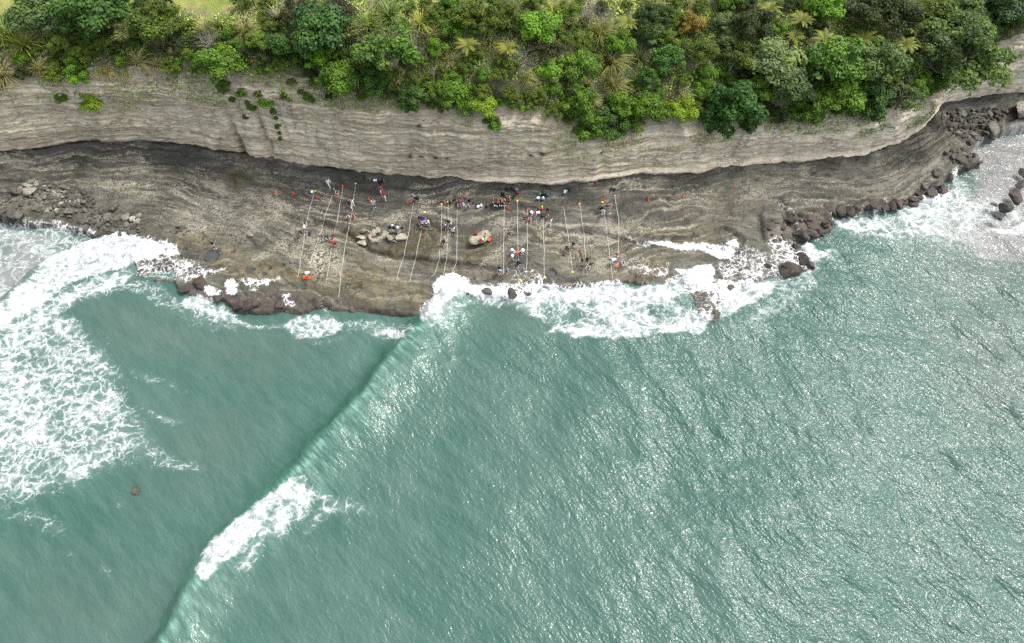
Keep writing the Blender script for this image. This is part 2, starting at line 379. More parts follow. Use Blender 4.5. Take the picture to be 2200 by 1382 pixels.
seg = np.concatenate([[0], np.cumsum(np.hypot(*np.diff(bw, axis=0).T))])
uu = np.linspace(0, seg[-1], NC)
def smooth(a, k):
    ker = np.hanning(k + 2)[1:-1]; ker /= ker.sum(); pad = np.pad(a, k, mode='edge')
    return np.convolve(pad, ker, 'same')[k:-k]
bx, by = np.interp(uu, seg, bw[:, 0]), np.interp(uu, seg, bw[:, 1])
by = smooth(by, 15); bx = smooth(bx, 15)
by = by + .35 * fbm(bx * .12, bx * 0, 3, 4)
nx, ny = np.gradient(by), -np.gradient(bx); nl = np.hypot(nx, ny); nx, ny = nx / nl, ny / nl          # outward, towards the sea
nx, ny = smooth(nx, 25), smooth(ny, 25)
ZT = smooth(np.interp(bx, tz[:, 0], tz[:, 1]), 31) + .5 * fbm(bx * .25, bx * 0 + 3, 3, 8)
def base_y(x): return np.interp(x, bx, by)
def top_z(x): return np.interp(x, bx, ZT)

# ---------------------------------------------------------------- rock shelf (the reef) from under the sea to the foot of the cliff
REEF = P2([(-500,300),(-500,520),(-80,462),(0,474),(60,486),(130,488),(200,502),(250,520),(282,548),(292,572),(284,590),(330,604),(372,612),(385,632),(440,636),(470,648),(505,664),(560,668),(600,662),(650,668),(690,664),(740,671),(800,677),(860,680),(900,676),(918,660),(938,640),(985,632),(1040,632),(1100,634),(1160,620),(1250,614),(1340,612),(1400,612),(1436,604),(1470,600),(1480,640),(1500,672),(1540,692),(1550,655),(1570,625),(1620,602),(1650,595),(1700,592),(1745,578),(1745,550),(1722,520),(1772,512),(1798,494),(1788,466),(1850,460),(1900,452),(1960,440),(2012,430),(2045,406),(2035,388),(2060,366),(2110,358),(2116,345),(2096,328),(2090,312),(2130,300),(2180,284),(2400,268),(2900,240),(2900,60),(-500,60)], .6)
CHAN = P2([(1372,518),(1392,519),(1440,524),(1500,520),(1560,512),(1590,520),(1560,552),(1500,542),(1440,533),(1392,526)], .6)
LOW = P2([(1440,540),(1560,500),(1650,500),(1700,540),(1720,600),(1560,700),(1470,680),(1460,600)], .5)
POOLS = [(452,547,18,12),(534,579,10,8),(566,586,5,4),(577,574,5,4),(606,569,4,3),(687,586,5,3),(649,611,8,6),(500,540,5,3),(1186,584,9,8),(620,528,6,4),(395,535,6,3)]
CRACK = P2([(600,462),(645,474),(700,484),(745,500),(770,520),(800,540),(860,552),(930,560),(1000,568),(1060,578)], 1.0)
CRACK2 = P2([(1250,498),(1285,502),(1340,514),(1400,521)], 1.0)
CRACK3 = P2([(1632,470),(1636,500),(1640,512)], 1.0)
STREAM = P2([(1674,436),(1690,470),(1715,512)], 1.0)
MP = lambda L: [(k, f, P2(p, 1.0)) for k, f, p in L]
PALE = MP([(.9, 1.0, [(540,560),(600,520),(640,490),(700,515),(740,530),(715,560),(690,600),(640,560),(580,555)]), (.7, 1.5, [(350,470),(480,440),(560,420),(640,440),(600,500),(500,510),(420,500)]),
    (.8, .7, [(700,560),(730,530),(740,560),(728,600),(700,610)]), (.8, .8, [(770,488),(850,462),(920,450),(930,470),(860,486)]), (.95, .4, [(920,555),(935,530),(968,510),(965,545),(945,560)]),
    (.7, .8, [(1020,570),(1050,545),(1090,510),(1130,510),(1110,540),(1070,570)]), (.6, 1.2, [(1000,480),(1080,460),(1150,480),(1080,500)]), (.6, 1.0, [(1180,500),(1300,480),(1400,470),(1400,500),(1300,520)]),
    (.45, 2.0, [(100,400),(300,380),(500,390),(500,440),(300,440)]), (.9, .3, [(1230,402),(1280,392),(1282,402),(1240,408)]), (.6, 1.5, [(1200,540),(1330,540),(1300,590),(1200,580)]), (.5, 2, [(1450,420),(1600,400),(1700,390),(1650,430),(1500,460)]), (.5, 1., [(440,330),(700,400),(720,420),(640,420),(560,400)])])
OCHRE = MP([(.9, 1.2, [(430,530),(500,520),(560,560),(620,560),(680,590),(640,605),(560,600),(480,590)]), (.7, 2.0, [(640,570),(800,560),(900,600),(930,640),(860,650),(740,640),(640,620)]),
    (.9, .5, [(600,462),(700,480),(800,530),(880,555),(930,570),(840,560),(740,520),(650,482)]), (.7, 1.2, [(1300,560),(1420,545),(1450,590),(1380,605),(1290,600)]), (.6, 2.0, [(1150,500),(1400,480),(1560,480),(1540,510),(1350,530),(1200,560)]),
    (.6, 1.5, [(1380,440),(1560,420),(1650,440),(1600,480),(1440,480)]), (.4, 2, [(900,560),(1100,580),(1180,590),(1100,600),(950,600)]), (.5,.8,[(350,505),(430,500),(440,530),(390,540)])])
ALGAE = MP([(1.0, .5, [(820,540),(860,520),(880,490),(935,485),(960,510),(930,545),(920,565),(860,556)]), (.9, .6, [(985,530),(1010,500),(1075,500),(1090,515),(1050,545),(1010,560),(975,560)]), (.9, .4, [(745,488),(775,500),(770,530),(740,512)]), (.8, .4, [(495,385),(520,372),(570,385),(600,398),(540,400),(505,405)]), (.8, .4, [(945,562),(985,566),(970,576),(940,572)]),(.6,.5,[(1150,515),(1215,512),(1200,522),(1150,522)]), (.9, .5, [(505,345),(525,335),(540,352),(520,365)])])
RED = MP([(1.0, .5, [(375,615),(470,615),(520,640),(600,625),(680,635),(760,650),(900,670),(905,690),(500,690),(380,650)]), (.8, .8, [(1340,595),(1500,590),(1500,625),(1340,622)]), (1.0, .8, [(1680,470),(1800,455),(1980,430),(2060,380),(2080,420),(2000,470),(1800,520),(1760,600),(1640,610),(1690,560)]), (.5, .6, [(1480,600),(1560,600),(1560,700),(1480,690)])])
SAND = MP([(1.0, 1.0, [(2110,300),(2170,280),(2400,250),(2400,420),(2130,360),(2090,330)])])
def mask(L, x, y, seed, wob=.9):
    wx = x + wob * fbm(x * .35, y * .35, 4, seed); wy = y + wob * fbm(x * .35, y * .35, 4, seed + 3); m = np.zeros(x.shape)
    for k, f, p in L: m = np.maximum(m, k * sstep(-f, f, sdist(wx, wy, p, f + .5)))
    return m
def tri(t): return np.abs((t % 1) - .5) * 2
def terr(s, k=.16):
    f = np.floor(s); r = s - f; return f + sstep(1 - k, 1, r)

def reef():
    xs = np.arange(-96, 102, .19); ys = np.arange(36, 104, .19)
    X, Y = np.meshgrid(xs, ys); x, y = X.ravel(), Y.ravel()
    wx = x + .9 * fbm(x * .4, y * .4, 4, 11) + .3 * fbm(x * 1.6, y * 1.6, 3, 12); wy = y + .8 * fbm(x * .4, y * .4, 4, 13) + .25 * fbm(x * 1.6, y * 1.6, 3, 14)
    sd = sdist(wx, wy, REEF, 5.0)
    ins = sstep(-.5, .45, sd)
    dc = base_y(x) - y                                   # distance in front of the cliff
    h = .80 + .06 * np.clip(14 - dc, -6, 14) + .22 * fbm(x * .06, y * .06, 3, 21)
    near = 1 - sstep(2.5, 11, dc + 2.0 * fbm(x * .1, y * .1, 2, 25))
    # bedding planes cropping out as ledges
    wob = 2.1 * fbm(x * .08, y * .12, 4, 23) + .6 * fbm(x * .3, y * .35, 3, 24)
    b1 = (dc + wob) / 1.25; b2 = (dc * .8 - x * .10 + wob * 1.3 + .6 * fbm(x * .5, y * .5, 3, 26)) / 2.3
    led1 = (terr(b1) - b1) * -1; led2 = (terr(b2) - b2) * -1
    h += near * (.50 * led1 + .34 * led2) + (1 - near) * (.20 * led2 + .12 * led1 * sstep(-20, -55, x))
    n2 = fbm(x * .55, y * .8, 5, 27); h += .05 * n2 * (1 + 2 * near)
    chip = fbm(x * .22, y * .3, 4, 28) * 7; h += .16 * (terr(chip, .12) - chip) * -1
    # foot of the cliff: an undercut fillet of dark ledges
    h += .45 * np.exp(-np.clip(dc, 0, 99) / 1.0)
    crk = lambda C, wdt, dep: dep * np.exp(-(pline(x + .25 * fbm(x, y, 3, 33), y + .25 * fbm(x, y, 3, 34), C)[0] / wdt) ** 2)
    c1 = crk(CRACK, .33, 1.0); c2 = np.maximum(crk(CRACK2, .30, 1.0), np.maximum(crk(CRACK3, .4, 1.0), crk(STREAM, .5, .9)))
    h -= .8 * c1 + .7 * c2
    ch = sstep(-.4, .6, sdist(wx, wy, CHAN, 3)); h -= 1.3 * ch
    lo = sstep(-2, 2, sdist(wx, wy, LOW, 4)); h = h * (1 - .18 * lo)
    # blocky outer edge
    eb = sstep(3.5, 0, sd) * sstep(-1.2, .2, sd)
    blk = fbm(x * .45, y * .55, 4, 35); h += eb * .9 * (terr(blk * 4, .2) / 4) - .22 * eb
    h = np.where(ch < .1, np.maximum(h, .32), h)
    dk = np.zeros(x.shape)
    for (px, py, rx, ry) in POOLS:
        c = P(px, py, 1.0); q = P(px + rx, py, 1.0); q2 = P(px, py + ry, 1.0); rx_, ry_ = q[0] - c[0], c[1] - q2[1]
        rr = np.hypot((x - c[0]) / rx_, (y - c[1]) / ry_) + .12 * fbm(x * .9, y * .9, 2, int(px)); e = 1 - sstep(.85, 1.12, rr)
        h = h - .42 * e; dk = np.maximum(dk, e)
    z = -1.6 + (h + 1.6) * ins
    z = np.where(sd < -4.5, -2.5, z)
    D = foamD(x, y) * (1 - .75 * sstep(1.3, 2.2, z))
    f1, f2 = b1 - np.floor(b1), b2 - np.floor(b2)
    t1, t2 = _h(np.floor(b1), np.floor(x * .012), 5) * .5 + .5, _h(np.floor(b2), 0 * x, 6) * .5 + .5      # each bed has its own tone
    zone = 1 - sstep(5, 17, dc + 3 * fbm(x * .06, y * .06, 3, 30)); fl = .5 + .5 * fbm(x * .12, y * .3, 4, 29)
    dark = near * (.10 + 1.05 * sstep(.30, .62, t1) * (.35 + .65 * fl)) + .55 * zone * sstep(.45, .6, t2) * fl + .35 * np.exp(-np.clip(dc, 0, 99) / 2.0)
    cren = np.maximum(sstep(.70, .90, f1) * zone * sstep(.2, .6, fbm(x * .2, y * .2, 3, 36) + .5), .8 * sstep(.82, .97, f2) * (.35 + .65 * zone) * sstep(.3, .7, fbm(x * .15, y * .15, 3, 37) + .5))  # dark riser lines: ledge shade painted into the colour, plus dark weed in crevices
    fc = chip - np.floor(chip); cren = np.maximum(cren, 1.0 * sstep(.80, .95, fc) * sstep(.20, .48, fbm(x * .13, y * .13, 3, 38) + .5))
    dark = np.clip(np.maximum(dark, np.maximum(cren, np.maximum(c1 * 1.0, c2))) + .35 * dk, 0, 1)
    dark = np.maximum(dark * (1 - .45 * sstep(30, 60, x)), .30 * t1 * mask(MP([(1, 2, [(1350,440),(1700,350),(1950,300),(2010,300),(2000,400),(1700,450),(1500,440)])]), x, y, 66))
    pale = mask(PALE, x, y, 71); lip = sstep(.0, .1, f1) * (1 - sstep(.12, .42, f1)) * zone + .8 * sstep(0, .06, f2) * (1 - sstep(.08, .3, f2)) * (.4 + .6 * zone)
    pale = np.clip(np.maximum(pale * (.7 + .8 * fbm(x * .5, y * .5, 3, 73)), lip * (.90 - .5 * sstep(12, 40, x)) * sstep(.3, .7, fbm(x * .18, y * .18, 3, 39) + .5)), 0, 1)
    och = np.clip(mask(OCHRE, x, y, 75) * (.75 + .9 * fbm(x * .4, y * .5, 4, 77)), 0, 1)
    alg = mask(ALGAE, x, y, 79, 1.6); red = np.maximum(mask(RED, x, y, 81), .5 * sstep(1.2, .2, sd)); snd = mask(SAND, x, y, 83)
    i = gridF(len(ys), len(xs))
    keep = (sd > -4.4)[i].any(1); i = i[keep]
    used = np.unique(i); mp = np.full(len(x), -1); mp[used] = np.arange(len(used))
    me = mesh_np('rock_shelf', np.stack([x, y, z], 1)[used], mp[i])
    vattr(me, 'bed', b1[used]); vattr(me, 'ra', np.stack([dark, pale, och, red], 1)[used]); vattr(me, 'rb', np.stack([D, alg, snd, zone * (.35 + .65 * np.clip(fbm(x * .08, y * .12, 3, 88) + .55, 0, 1))], 1)[used])
    return me

g = G('shelf_rock'); ga = g.n('ShaderNodeAttribute', None, attribute_name='ra'); gb = g.n('ShaderNodeAttribute', None, attribute_name='rb')
A = g.sep(ga.outputs[0]); B = g.sep(gb.outputs[0]); red = ga.outputs[3]
p = g.pos()
n1 = g.noise(g.vec(p, (.35, .6, .5)), 1.0, 6, .62); n2 = g.noise(p, 3.2, 6, .68); bed = g.attr('bed'); pxyz = g.n('ShaderNodeSeparateXYZ', {0: p}).outputs; n3 = g.noise(g.n('ShaderNodeCombineXYZ', {0: g.math('MULTIPLY', pxyz[0], .28), 1: g.math('MULTIPLY', bed, 3.6), 2: g.math('MULTIPLY', pxyz[2], .6)}).outputs[0], 1.0, 5, .6)
vor = g.n('ShaderNodeTexVoronoi', {'Vector': p, 'Scale': 6.5, 'Randomness': 1.0}).outputs['Distance']
n0 = g.noise(g.vec(p, (.16, .26, .2), (0, 0, .15)), 1.0, 5, .6, .8)
c = g.mix(g.ss(n1, .36, .62), (.050, .051, .037), (.128, .127, .096))
c = g.mix(g.math('MULTIPLY', g.ss(n0, .46, .60), .65), c, (.078, .071, .040))
c = g.mix(g.math('MULTIPLY', g.ss(n0, .46, .36), .5), c, (.180, .174, .138))
c = g.mix(g.ss(n2, .35, .75), g.mix(.6, c, (.045, .044, .036)), c)
c = g.mix(g.math('MULTIPLY', g.ss(n3, .52, .72), .45), c, (.27, .262, .205))
ochm = g.math('MULTIPLY', A[2], g.ss(g.noise(p, 1.3, 6, .7), .36, .62))
c = g.mix(g.math('MULTIPLY', ochm, .62), c, (.200, .142, .050))
c = g.mix(g.math('MULTIPLY', red, g.ss(n2, .38, .58)), c, (.060, .043, .036))
dkm = g.math('MULTIPLY', A[0], g.math('MULTIPLY_ADD', g.ss(n3, .3, .7), .5, .55), clamp=True)
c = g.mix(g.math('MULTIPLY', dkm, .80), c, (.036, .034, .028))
c = g.mix(g.math('MULTIPLY', g.ss(n3, .43, .36), .55), c, (.040, .038, .031))
speck = g.ss(g.math('ADD', g.math('MULTIPLY', n2, 1.0), g.math('MULTIPLY', vor, -.45)), .12, .34)
c = g.mix(g.math('MULTIPLY', A[1], g.math('MULTIPLY', speck, .85)), c, (.42, .39, .295))

n4 = g.noise(g.n('ShaderNodeCombineXYZ', {0: g.math('MULTIPLY', pxyz[0], .13), 1: g.math('MULTIPLY', bed, 1.25), 2: g.math('MULTIPLY', pxyz[2], .3)}).outputs[0], 1.0, 6, .62, .5)
zn = gb.outputs[3]
c = g.mix(g.math('MULTIPLY', g.math('MULTIPLY', g.ss(n4, .52, .60), zn), .85), c, (.030, .028, .022))
c = g.mix(g.math('MULTIPLY', g.math('MULTIPLY', g.ss(n4, .455, .40), zn), .65), c, g.mix(n2, (.14, .13, .10), (.27, .255, .20)))
qc = g.n('ShaderNodeVectorMath', {0: g.n('ShaderNodeCombineXYZ', {0: g.math('MULTIPLY', pxyz[0], .34), 1: g.math('MULTIPLY', bed, 1.0), 2: 0.0}).outputs[0], 1: g.n('ShaderNodeTexNoise', {'Vector': p, 'Scale': .9, 'Detail': 4.0}).outputs[1]}, operation='ADD').outputs[0]
crk = g.n('ShaderNodeTexVoronoi', {'Vector': qc, 'Scale': 1.0}, feature='DISTANCE_TO_EDGE').outputs['Distance']
c = g.mix(g.math('MULTIPLY', g.math('MULTIPLY', g.ss(crk, .045, .012), .85), g.ss(n0, .42, .52)), c, (.030, .028, .022))
c = g.mix(g.math('MULTIPLY', B[1], g.math('MULTIPLY_ADD', g.ss(n1, .35, .6), .6, .4), clamp=True), c, g.mix(n2, (.024, .021, .008), (.070, .055, .019)))
c = g.mix(B[2], c, g.mix(n1, (.27, .265, .255), (.40, .395, .385)))
foam, fv = foam_nodes(g, B[0], 1.7)
c = g.mix(foam, c, (.66, .67, .67))
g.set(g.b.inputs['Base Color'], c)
wet = g.math('MAXIMUM', g.math('MULTIPLY', A[0], .5), g.math('MAXIMUM', B[1], g.math('MULTIPLY', B[0], .8)))
g.set(g.b.inputs['Roughness'], g.mixf(wet, .85, .38)); g.b.inputs['Specular IOR Level'].default_value = .3
hgt = g.math('ADD', g.math('MULTIPLY', n2, .9), g.math('SUBTRACT', g.math('MULTIPLY', n3, .6), g.math('MULTIPLY', n4, 1.2)))
g.set(g.b.inputs['Normal'], g.bump(hgt, 1.0, .10))
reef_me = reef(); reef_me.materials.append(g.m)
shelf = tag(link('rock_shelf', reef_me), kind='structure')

# ---------------------------------------------------------------- cliff face
beds = np.cumsum(.10 + .38 * rng.random(120) ** 1.6); bed_out = rng.normal(0, 1, 121) * .10
def cliff():
    NR = 150
    v = np.linspace(0, 1, NR)[:, None]
    x0, y0, zt = bx[None], by[None], ZT[None]
    z = -.6 + (zt + .6) * v; h = np.clip((z - 1.6) / (zt - 1.6), -.3, 1)
    back = .25 + 1.0 * np.clip(h, 0, 1) + 1.6 * sstep(.70, 1.0, h) ** 2            # leans back, rounds over at the top
    zz = z + .32 * fbm(x0 * .05 + 0 * z, z * 0 + 9, 3, 41) - .012 * np.clip(x0, -80, 20)
    notch = .9 * np.exp(-((z - 2.0) / .55) ** 2) * (.6 + .5 * fbm(x0 * .12, z * .0 + 2, 2, 44))
    bi = np.searchsorted(beds, zz + 2.0); st = bed_out[np.clip(bi, 0, 120)] * (.45 + 1.1 * np.abs(fbm(x0 * .16 + zz * 0, bi * 3.7, 3, 45)))
    bulge = .9 * fbm(x0 * .07, z * .08, 3, 46) + .45 * fbm(x0 * .45, z * .4, 4, 47) + .16 * fbm(x0 * 2.2, z * 3.0, 3, 48)
    blocks = vn(np.floor(x0 * .8 + 3 * vn(bi * 1.3, bi * 0, 2)), bi * 1.0, 49) * .15 * sstep(.1, .5, h)
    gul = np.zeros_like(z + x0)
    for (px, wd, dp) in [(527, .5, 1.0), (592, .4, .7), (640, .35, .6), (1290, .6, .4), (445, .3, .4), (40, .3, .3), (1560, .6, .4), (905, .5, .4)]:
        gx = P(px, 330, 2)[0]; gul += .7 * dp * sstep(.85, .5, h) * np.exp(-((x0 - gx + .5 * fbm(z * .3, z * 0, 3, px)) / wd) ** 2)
    shelf_top = .55 * sstep(3.2, 2.7, z) * sstep(1.2, 2.4, z) * sstep(-25, 5, x0) * sstep(75, 45, x0)   # pale step at the foot in the middle
    out = -back - notch + st + bulge * sstep(0, .12, h + .05) + blocks - gul + shelf_top
    tn = _h(bi, np.floor(x0 * .03 + bi * .37), 7) * .5 + .5; tn = np.clip(tn * .7 + .3 * (fbm(x0 * .12, bi * 2.1, 3, 50) + .5), 0, 1)
    return np.stack([np.broadcast_to(x0 + nx[None] * out, z.shape), y0 + ny[None] * out, np.broadcast_to(z, z.shape)], -1), gul, h, tn
CV, GUL, CH, BT = cliff()
nr, nc = CV.shape[:2]
cl_me = mesh_np('cliff', CV.reshape(-1, 3), gridF(nr, nc))
gm = np.zeros(nr * nc); xg = P(527, 330, 2)[0]; xg2 = P(595, 300, 4)[0]
cx, cz = CV[..., 0].ravel(), CV[..., 2].ravel()
moss = np.exp(-((cx - xg - .2) / .45) ** 2) * sstep(7, 4, cz) + .8 * np.exp(-((cx - xg2 + (cz - 5) * .12) / .45) ** 2) * sstep(11.5, 10, cz) * sstep(3.5, 5, cz)
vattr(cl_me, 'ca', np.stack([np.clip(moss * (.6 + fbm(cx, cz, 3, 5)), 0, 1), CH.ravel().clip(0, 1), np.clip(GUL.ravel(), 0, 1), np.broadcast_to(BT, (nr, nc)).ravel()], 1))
g = G('cliff_strata'); ca = g.n('ShaderNodeAttribute', None, attribute_name='ca'); A = g.sep(ca.outputs[0])
p = g.pos(); xyz = g.n('ShaderNodeSeparateXYZ', {0: p}).outputs
warp = g.noise(g.vec(p, (.07, .07, .05)), 1.0, 3); wz = g.math('ADD', xyz[2], g.math('MULTIPLY', warp, 1.0))
q = g.n('ShaderNodeCombineXYZ', {0: xyz[0], 1: xyz[1], 2: wz}).outputs[0]
s1 = g.noise(g.vec(q, (.05, .05, 2.6)), 1.0, 5, .6); s2 = g.noise(g.vec(q, (.12, .12, 9.0)), 1.0, 4, .6); s3 = g.noise(g.vec(q, (.02, .02, .55)), 1.0, 3)
blot = g.noise(p, .32, 5, .6); fine = g.noise(p, 2.4, 6, .68); vert = g.noise(g.vec(p, (.9, .9, .10)), 1.0, 5, .6)
c = g.mix(g.ss(s1, .34, .66), (.41, .345, .245), (.725, .63, .46))
c = g.mix(g.ss(ca.outputs[3], .15, .85), g.mix(1.0, c, (.74, .72, .69), 'MULTIPLY'), g.mix(1.0, c, (1.12, 1.12, 1.10), 'MULTIPLY'))
c = g.mix(g.math('MULTIPLY', g.ss(s2, .55, .66), .55), c, (.13, .120, .10))
c = g.mix(g.math('MULTIPLY', g.ss(s3, .45, .70), .40), c, (.70, .625, .475))
c = g.mix(g.math('MULTIPLY', g.ss(blot, .46, .70), .40), c, (.37, .295, .21))
c = g.mix(g.math('MULTIPLY', g.ss(fine, .54, .70), .38), c, (.68, .64, .56))
c = g.mix(g.math('MULTIPLY', g.ss(xyz[0], 15.0, 55.0), .45), c, g.mix(s1, (.53, .465, .36), (.77, .695, .565)))
c = g.mix(g.math('MULTIPLY', g.ss(fine, .46, .30), .45), c, (.15, .135, .11))
c = g.mix(g.math('MULTIPLY', g.ss(vert, .50, .66), .34), c, (.21, .185, .145))
crk = g.n('ShaderNodeTexVoronoi', {'Vector': g.n('ShaderNodeVectorMath', {0: g.vec(q, (.55, .55, 1.5)), 1: g.n('ShaderNodeTexNoise', {'Vector': p, 'Scale': 1.2, 'Detail': 3.0}).outputs[1]}, operation='ADD').outputs[0], 'Scale': 1.0}, feature='DISTANCE_TO_EDGE').outputs['Distance']
c = g.mix(g.math('MULTIPLY', g.math('MULTIPLY', g.ss(crk, .045, .0), .8), g.ss(blot, .44, .58)), c, (.10, .085, .065))
c = g.mix(g.math('MULTIPLY', g.ss(g.noise(p, .7, 5, .65), .57, .66), .5), c, (.72, .68, .58))
rust = g.math('MULTIPLY', g.ss(g.noise(g.vec(q, (.25, .25, 1.6)), 1.0, 5, .6), .60, .72), g.ss(A[1], .3, .75))
c = g.mix(g.math('MULTIPLY', rust, .6), c, (.25, .135, .08))
c = g.mix(g.math('MULTIPLY', g.ss(A[1], .74, .98), .55), c, (.20, .165, .115))
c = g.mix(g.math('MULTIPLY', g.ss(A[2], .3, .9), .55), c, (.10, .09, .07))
wetb = g.math('MULTIPLY', g.ss(g.math('ADD', wz, g.math('MULTIPLY', g.ss(xyz[0], -10.0, 40.0), .45)), 3.5, 2.7), .88)
c = g.mix(wetb, c, g.mix(s1, (.045, .042, .036), (.13, .122, .10)))
c = g.mix(g.math('MULTIPLY', A[0], .9), c, (.055, .065, .018))
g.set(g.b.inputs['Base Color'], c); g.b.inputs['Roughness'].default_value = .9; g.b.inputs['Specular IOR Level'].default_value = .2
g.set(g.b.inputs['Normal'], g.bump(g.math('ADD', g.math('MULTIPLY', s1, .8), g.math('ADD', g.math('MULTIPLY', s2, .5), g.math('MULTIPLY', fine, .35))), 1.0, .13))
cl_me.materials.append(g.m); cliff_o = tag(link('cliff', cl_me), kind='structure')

# ---------------------------------------------------------------- hill above the cliff: lawn at the left, steep bush to the right
def rise(x, d):
    lawn = 1 - sstep(-46, -16, x)
    a = 2.6 * (1 - np.exp(-d / 3.5)) + .02 * d
    b = .50 * d * np.exp(-d / 160) + 1.2 * (1 - np.exp(-d / 1.5))
    e = 1 - sstep(40, 62, x); b = b * (.7 + .3 * e)
    return lawn * a + (1 - lawn) * b
DR = np.concatenate([np.arange(0, 24, .3), 24 + np.cumsum(1.0 * 1.35 ** np.arange(16))])
ex, ey, ez = CV[-1, :, 0], CV[-1, :, 1], CV[-1, :, 2]
hx = np.broadcast_to(ex[None], (len(DR), NC)); hd = np.broadcast_to(DR[:, None], hx.shape)
hy = ey[None] + hd; hz = ez[None] * np.exp(-hd / 30) + smooth(ez, 201)[None] * (1 - np.exp(-hd / 30)) + rise(hx, hd) + .5 * fbm(hx * .2, hy * .2, 4, 51) * sstep(0, 2, hd)
hill_me = mesh_np('hillside', np.stack([hx, hy, hz], -1).reshape(-1, 3), gridF(len(DR), NC))
lawnm = (1 - sstep(-38, -28, hx + 2.0 * fbm(hx * .3, hy * .3, 3, 53))) * sstep(7.5, 10.5, hd + 1.5 * fbm(hx * .3, hy * .3, 3, 54))
vattr(hill_me, 'lawn', lawnm.ravel())
g = G('hill_ground'); p = g.pos(); L = g.attr('lawn')
n1, n2, n3 = g.noise(p, .25, 5, .6), g.noise(p, 2.2, 6, .7), g.noise(p, 7.0, 3, .6)
soil = g.mix(g.ss(n1, .35, .65), (.085, .080, .045), (.20, .18, .12)); soil = g.mix(g.ss(n2, .4, .7), soil, (.075, .085, .030))
gr = g.mix(g.ss(n1, .35, .65), (.150, .205, .040), (.340, .275, .125)); gr = g.mix(g.ss(n3, .4, .7), gr, (.215, .250, .070)); gr = g.mix(g.math('MULTIPLY', g.ss(n2, .55, .8), .5), gr, (.10, .13, .03))
g.set(g.b.inputs['Base Color'], g.mix(L, soil, gr)); g.b.inputs['Roughness'].default_value = .95; g.b.inputs['Specular IOR Level'].default_value = .1
g.set(g.b.inputs['Normal'], g.bump(g.math('ADD', n2, n3), 1.0, .12))
hill_me.materials.append(g.m); tag(link('hillside', hill_me), kind='structure')

# ---------------------------------------------------------------- ray casting on the finished ground
def bvh(mes):
    V, F, k = [], [], 0
    for me in mes:
        n = len(me.vertices); a = np.empty(n * 3, np.float32); me.vertices.foreach_get('co', a); V.append(a.reshape(-1, 3))
        f = np.empty(len(me.loops), np.int32); me.loops.foreach_get('vertex_index', f); F.append(f.reshape(-1, 4) + k); k += n
    return BVHTree.FromPolygons(np.vstack(V).tolist(), np.vstack(F).tolist())
T_SHELF = bvh([reef_me]); T_ALL = bvh([reef_me, cl_me, hill_me]); T_HILL = bvh([hill_me])
def hit(px, py, tree=None):
    d = Vector(ray(px, py)).normalized()
    h = (tree or T_ALL).ray_cast(Vector((0, 0, CAM_H)), d)
    return h[0] if h[0] is not None else P3(px, py, 1.0)
def ground(x, y, tree=None):
    h = (tree or T_SHELF).ray_cast(Vector((x, y, 90)), Vector((0, 0, -1)))
    return h[0].z if h[0] is not None else 1.0
# ---------------------------------------------------------------- plants
def leaf_mat(name, rough=.55, trans=.35, hueto=(1.3, 1.3, .55), tone=1.0):
    g = G(name); oc = g.n('ShaderNodeObjectInfo').outputs['Color']; t = g.attr('tone')
    p = g.pos(); nz = g.noise(p, 1.1, 3)
    c = g.mix(t, g.mix(1.0, oc, (.55, .58, .6), 'MULTIPLY'), g.mix(1.0, oc, hueto, 'MULTIPLY'))
    c = g.mix(g.math('MULTIPLY', nz, .5), c, g.mix(1.0, c, (.75, .8, .8), 'MULTIPLY'))
    g.set(g.b.inputs['Base Color'], c); g.b.inputs['Roughness'].default_value = rough; g.b.inputs['Specular IOR Level'].default_value = .25
    tr = g.n('ShaderNodeBsdfTranslucent', {'Color': c}).outputs[0]
    ms = g.n('ShaderNodeMixShader', {0: trans, 1: g.b.outputs[0], 2: tr}).outputs[0]
    g.set(g.out.inputs['Surface'], ms)
    return g.m
M_LEAF = leaf_mat('leaf'); M_BLADE = leaf_mat('grass_blade', .5, .3, (1.35, 1.3, .8)); M_FROND = leaf_mat('fern_frond', .5, .3, (1.25, 1.2, .7))
M_BARK = plain('bark', (.17, .145, .115), .9, var=.3); M_DEAD = plain('dead_wood', (.30, .275, .25), .9, var=.25); M_FTRUNK = plain('fern_trunk', (.07, .05, .035), .95, var=.3)

def quads(C, N, U, sx, sy, bend=None):               # leaves: centre, normal, up axis, half sizes
    N = N / np.linalg.norm(N, axis=1, keepdims=True)
    S_ = np.cross(N, U); S_ /= np.linalg.norm(S_, axis=1, keepdims=True) + 1e-9
    T_ = np.cross(S_, N)
    sx = np.asarray(sx)[:, None]; sy = np.asarray(sy)[:, None]
    V = np.stack([C - T_ * sy, C + S_ * sx * .9 + N * sx * .15, C + T_ * sy, C - S_ * sx * .9 + N * sx * .15], 1).reshape(-1, 3)
    return V, np.arange(len(V)).reshape(-1, 4)

def rdir(n, rg):
    v = rg.normal(size=(n, 3)); return v / np.linalg.norm(v, axis=1, keepdims=True)

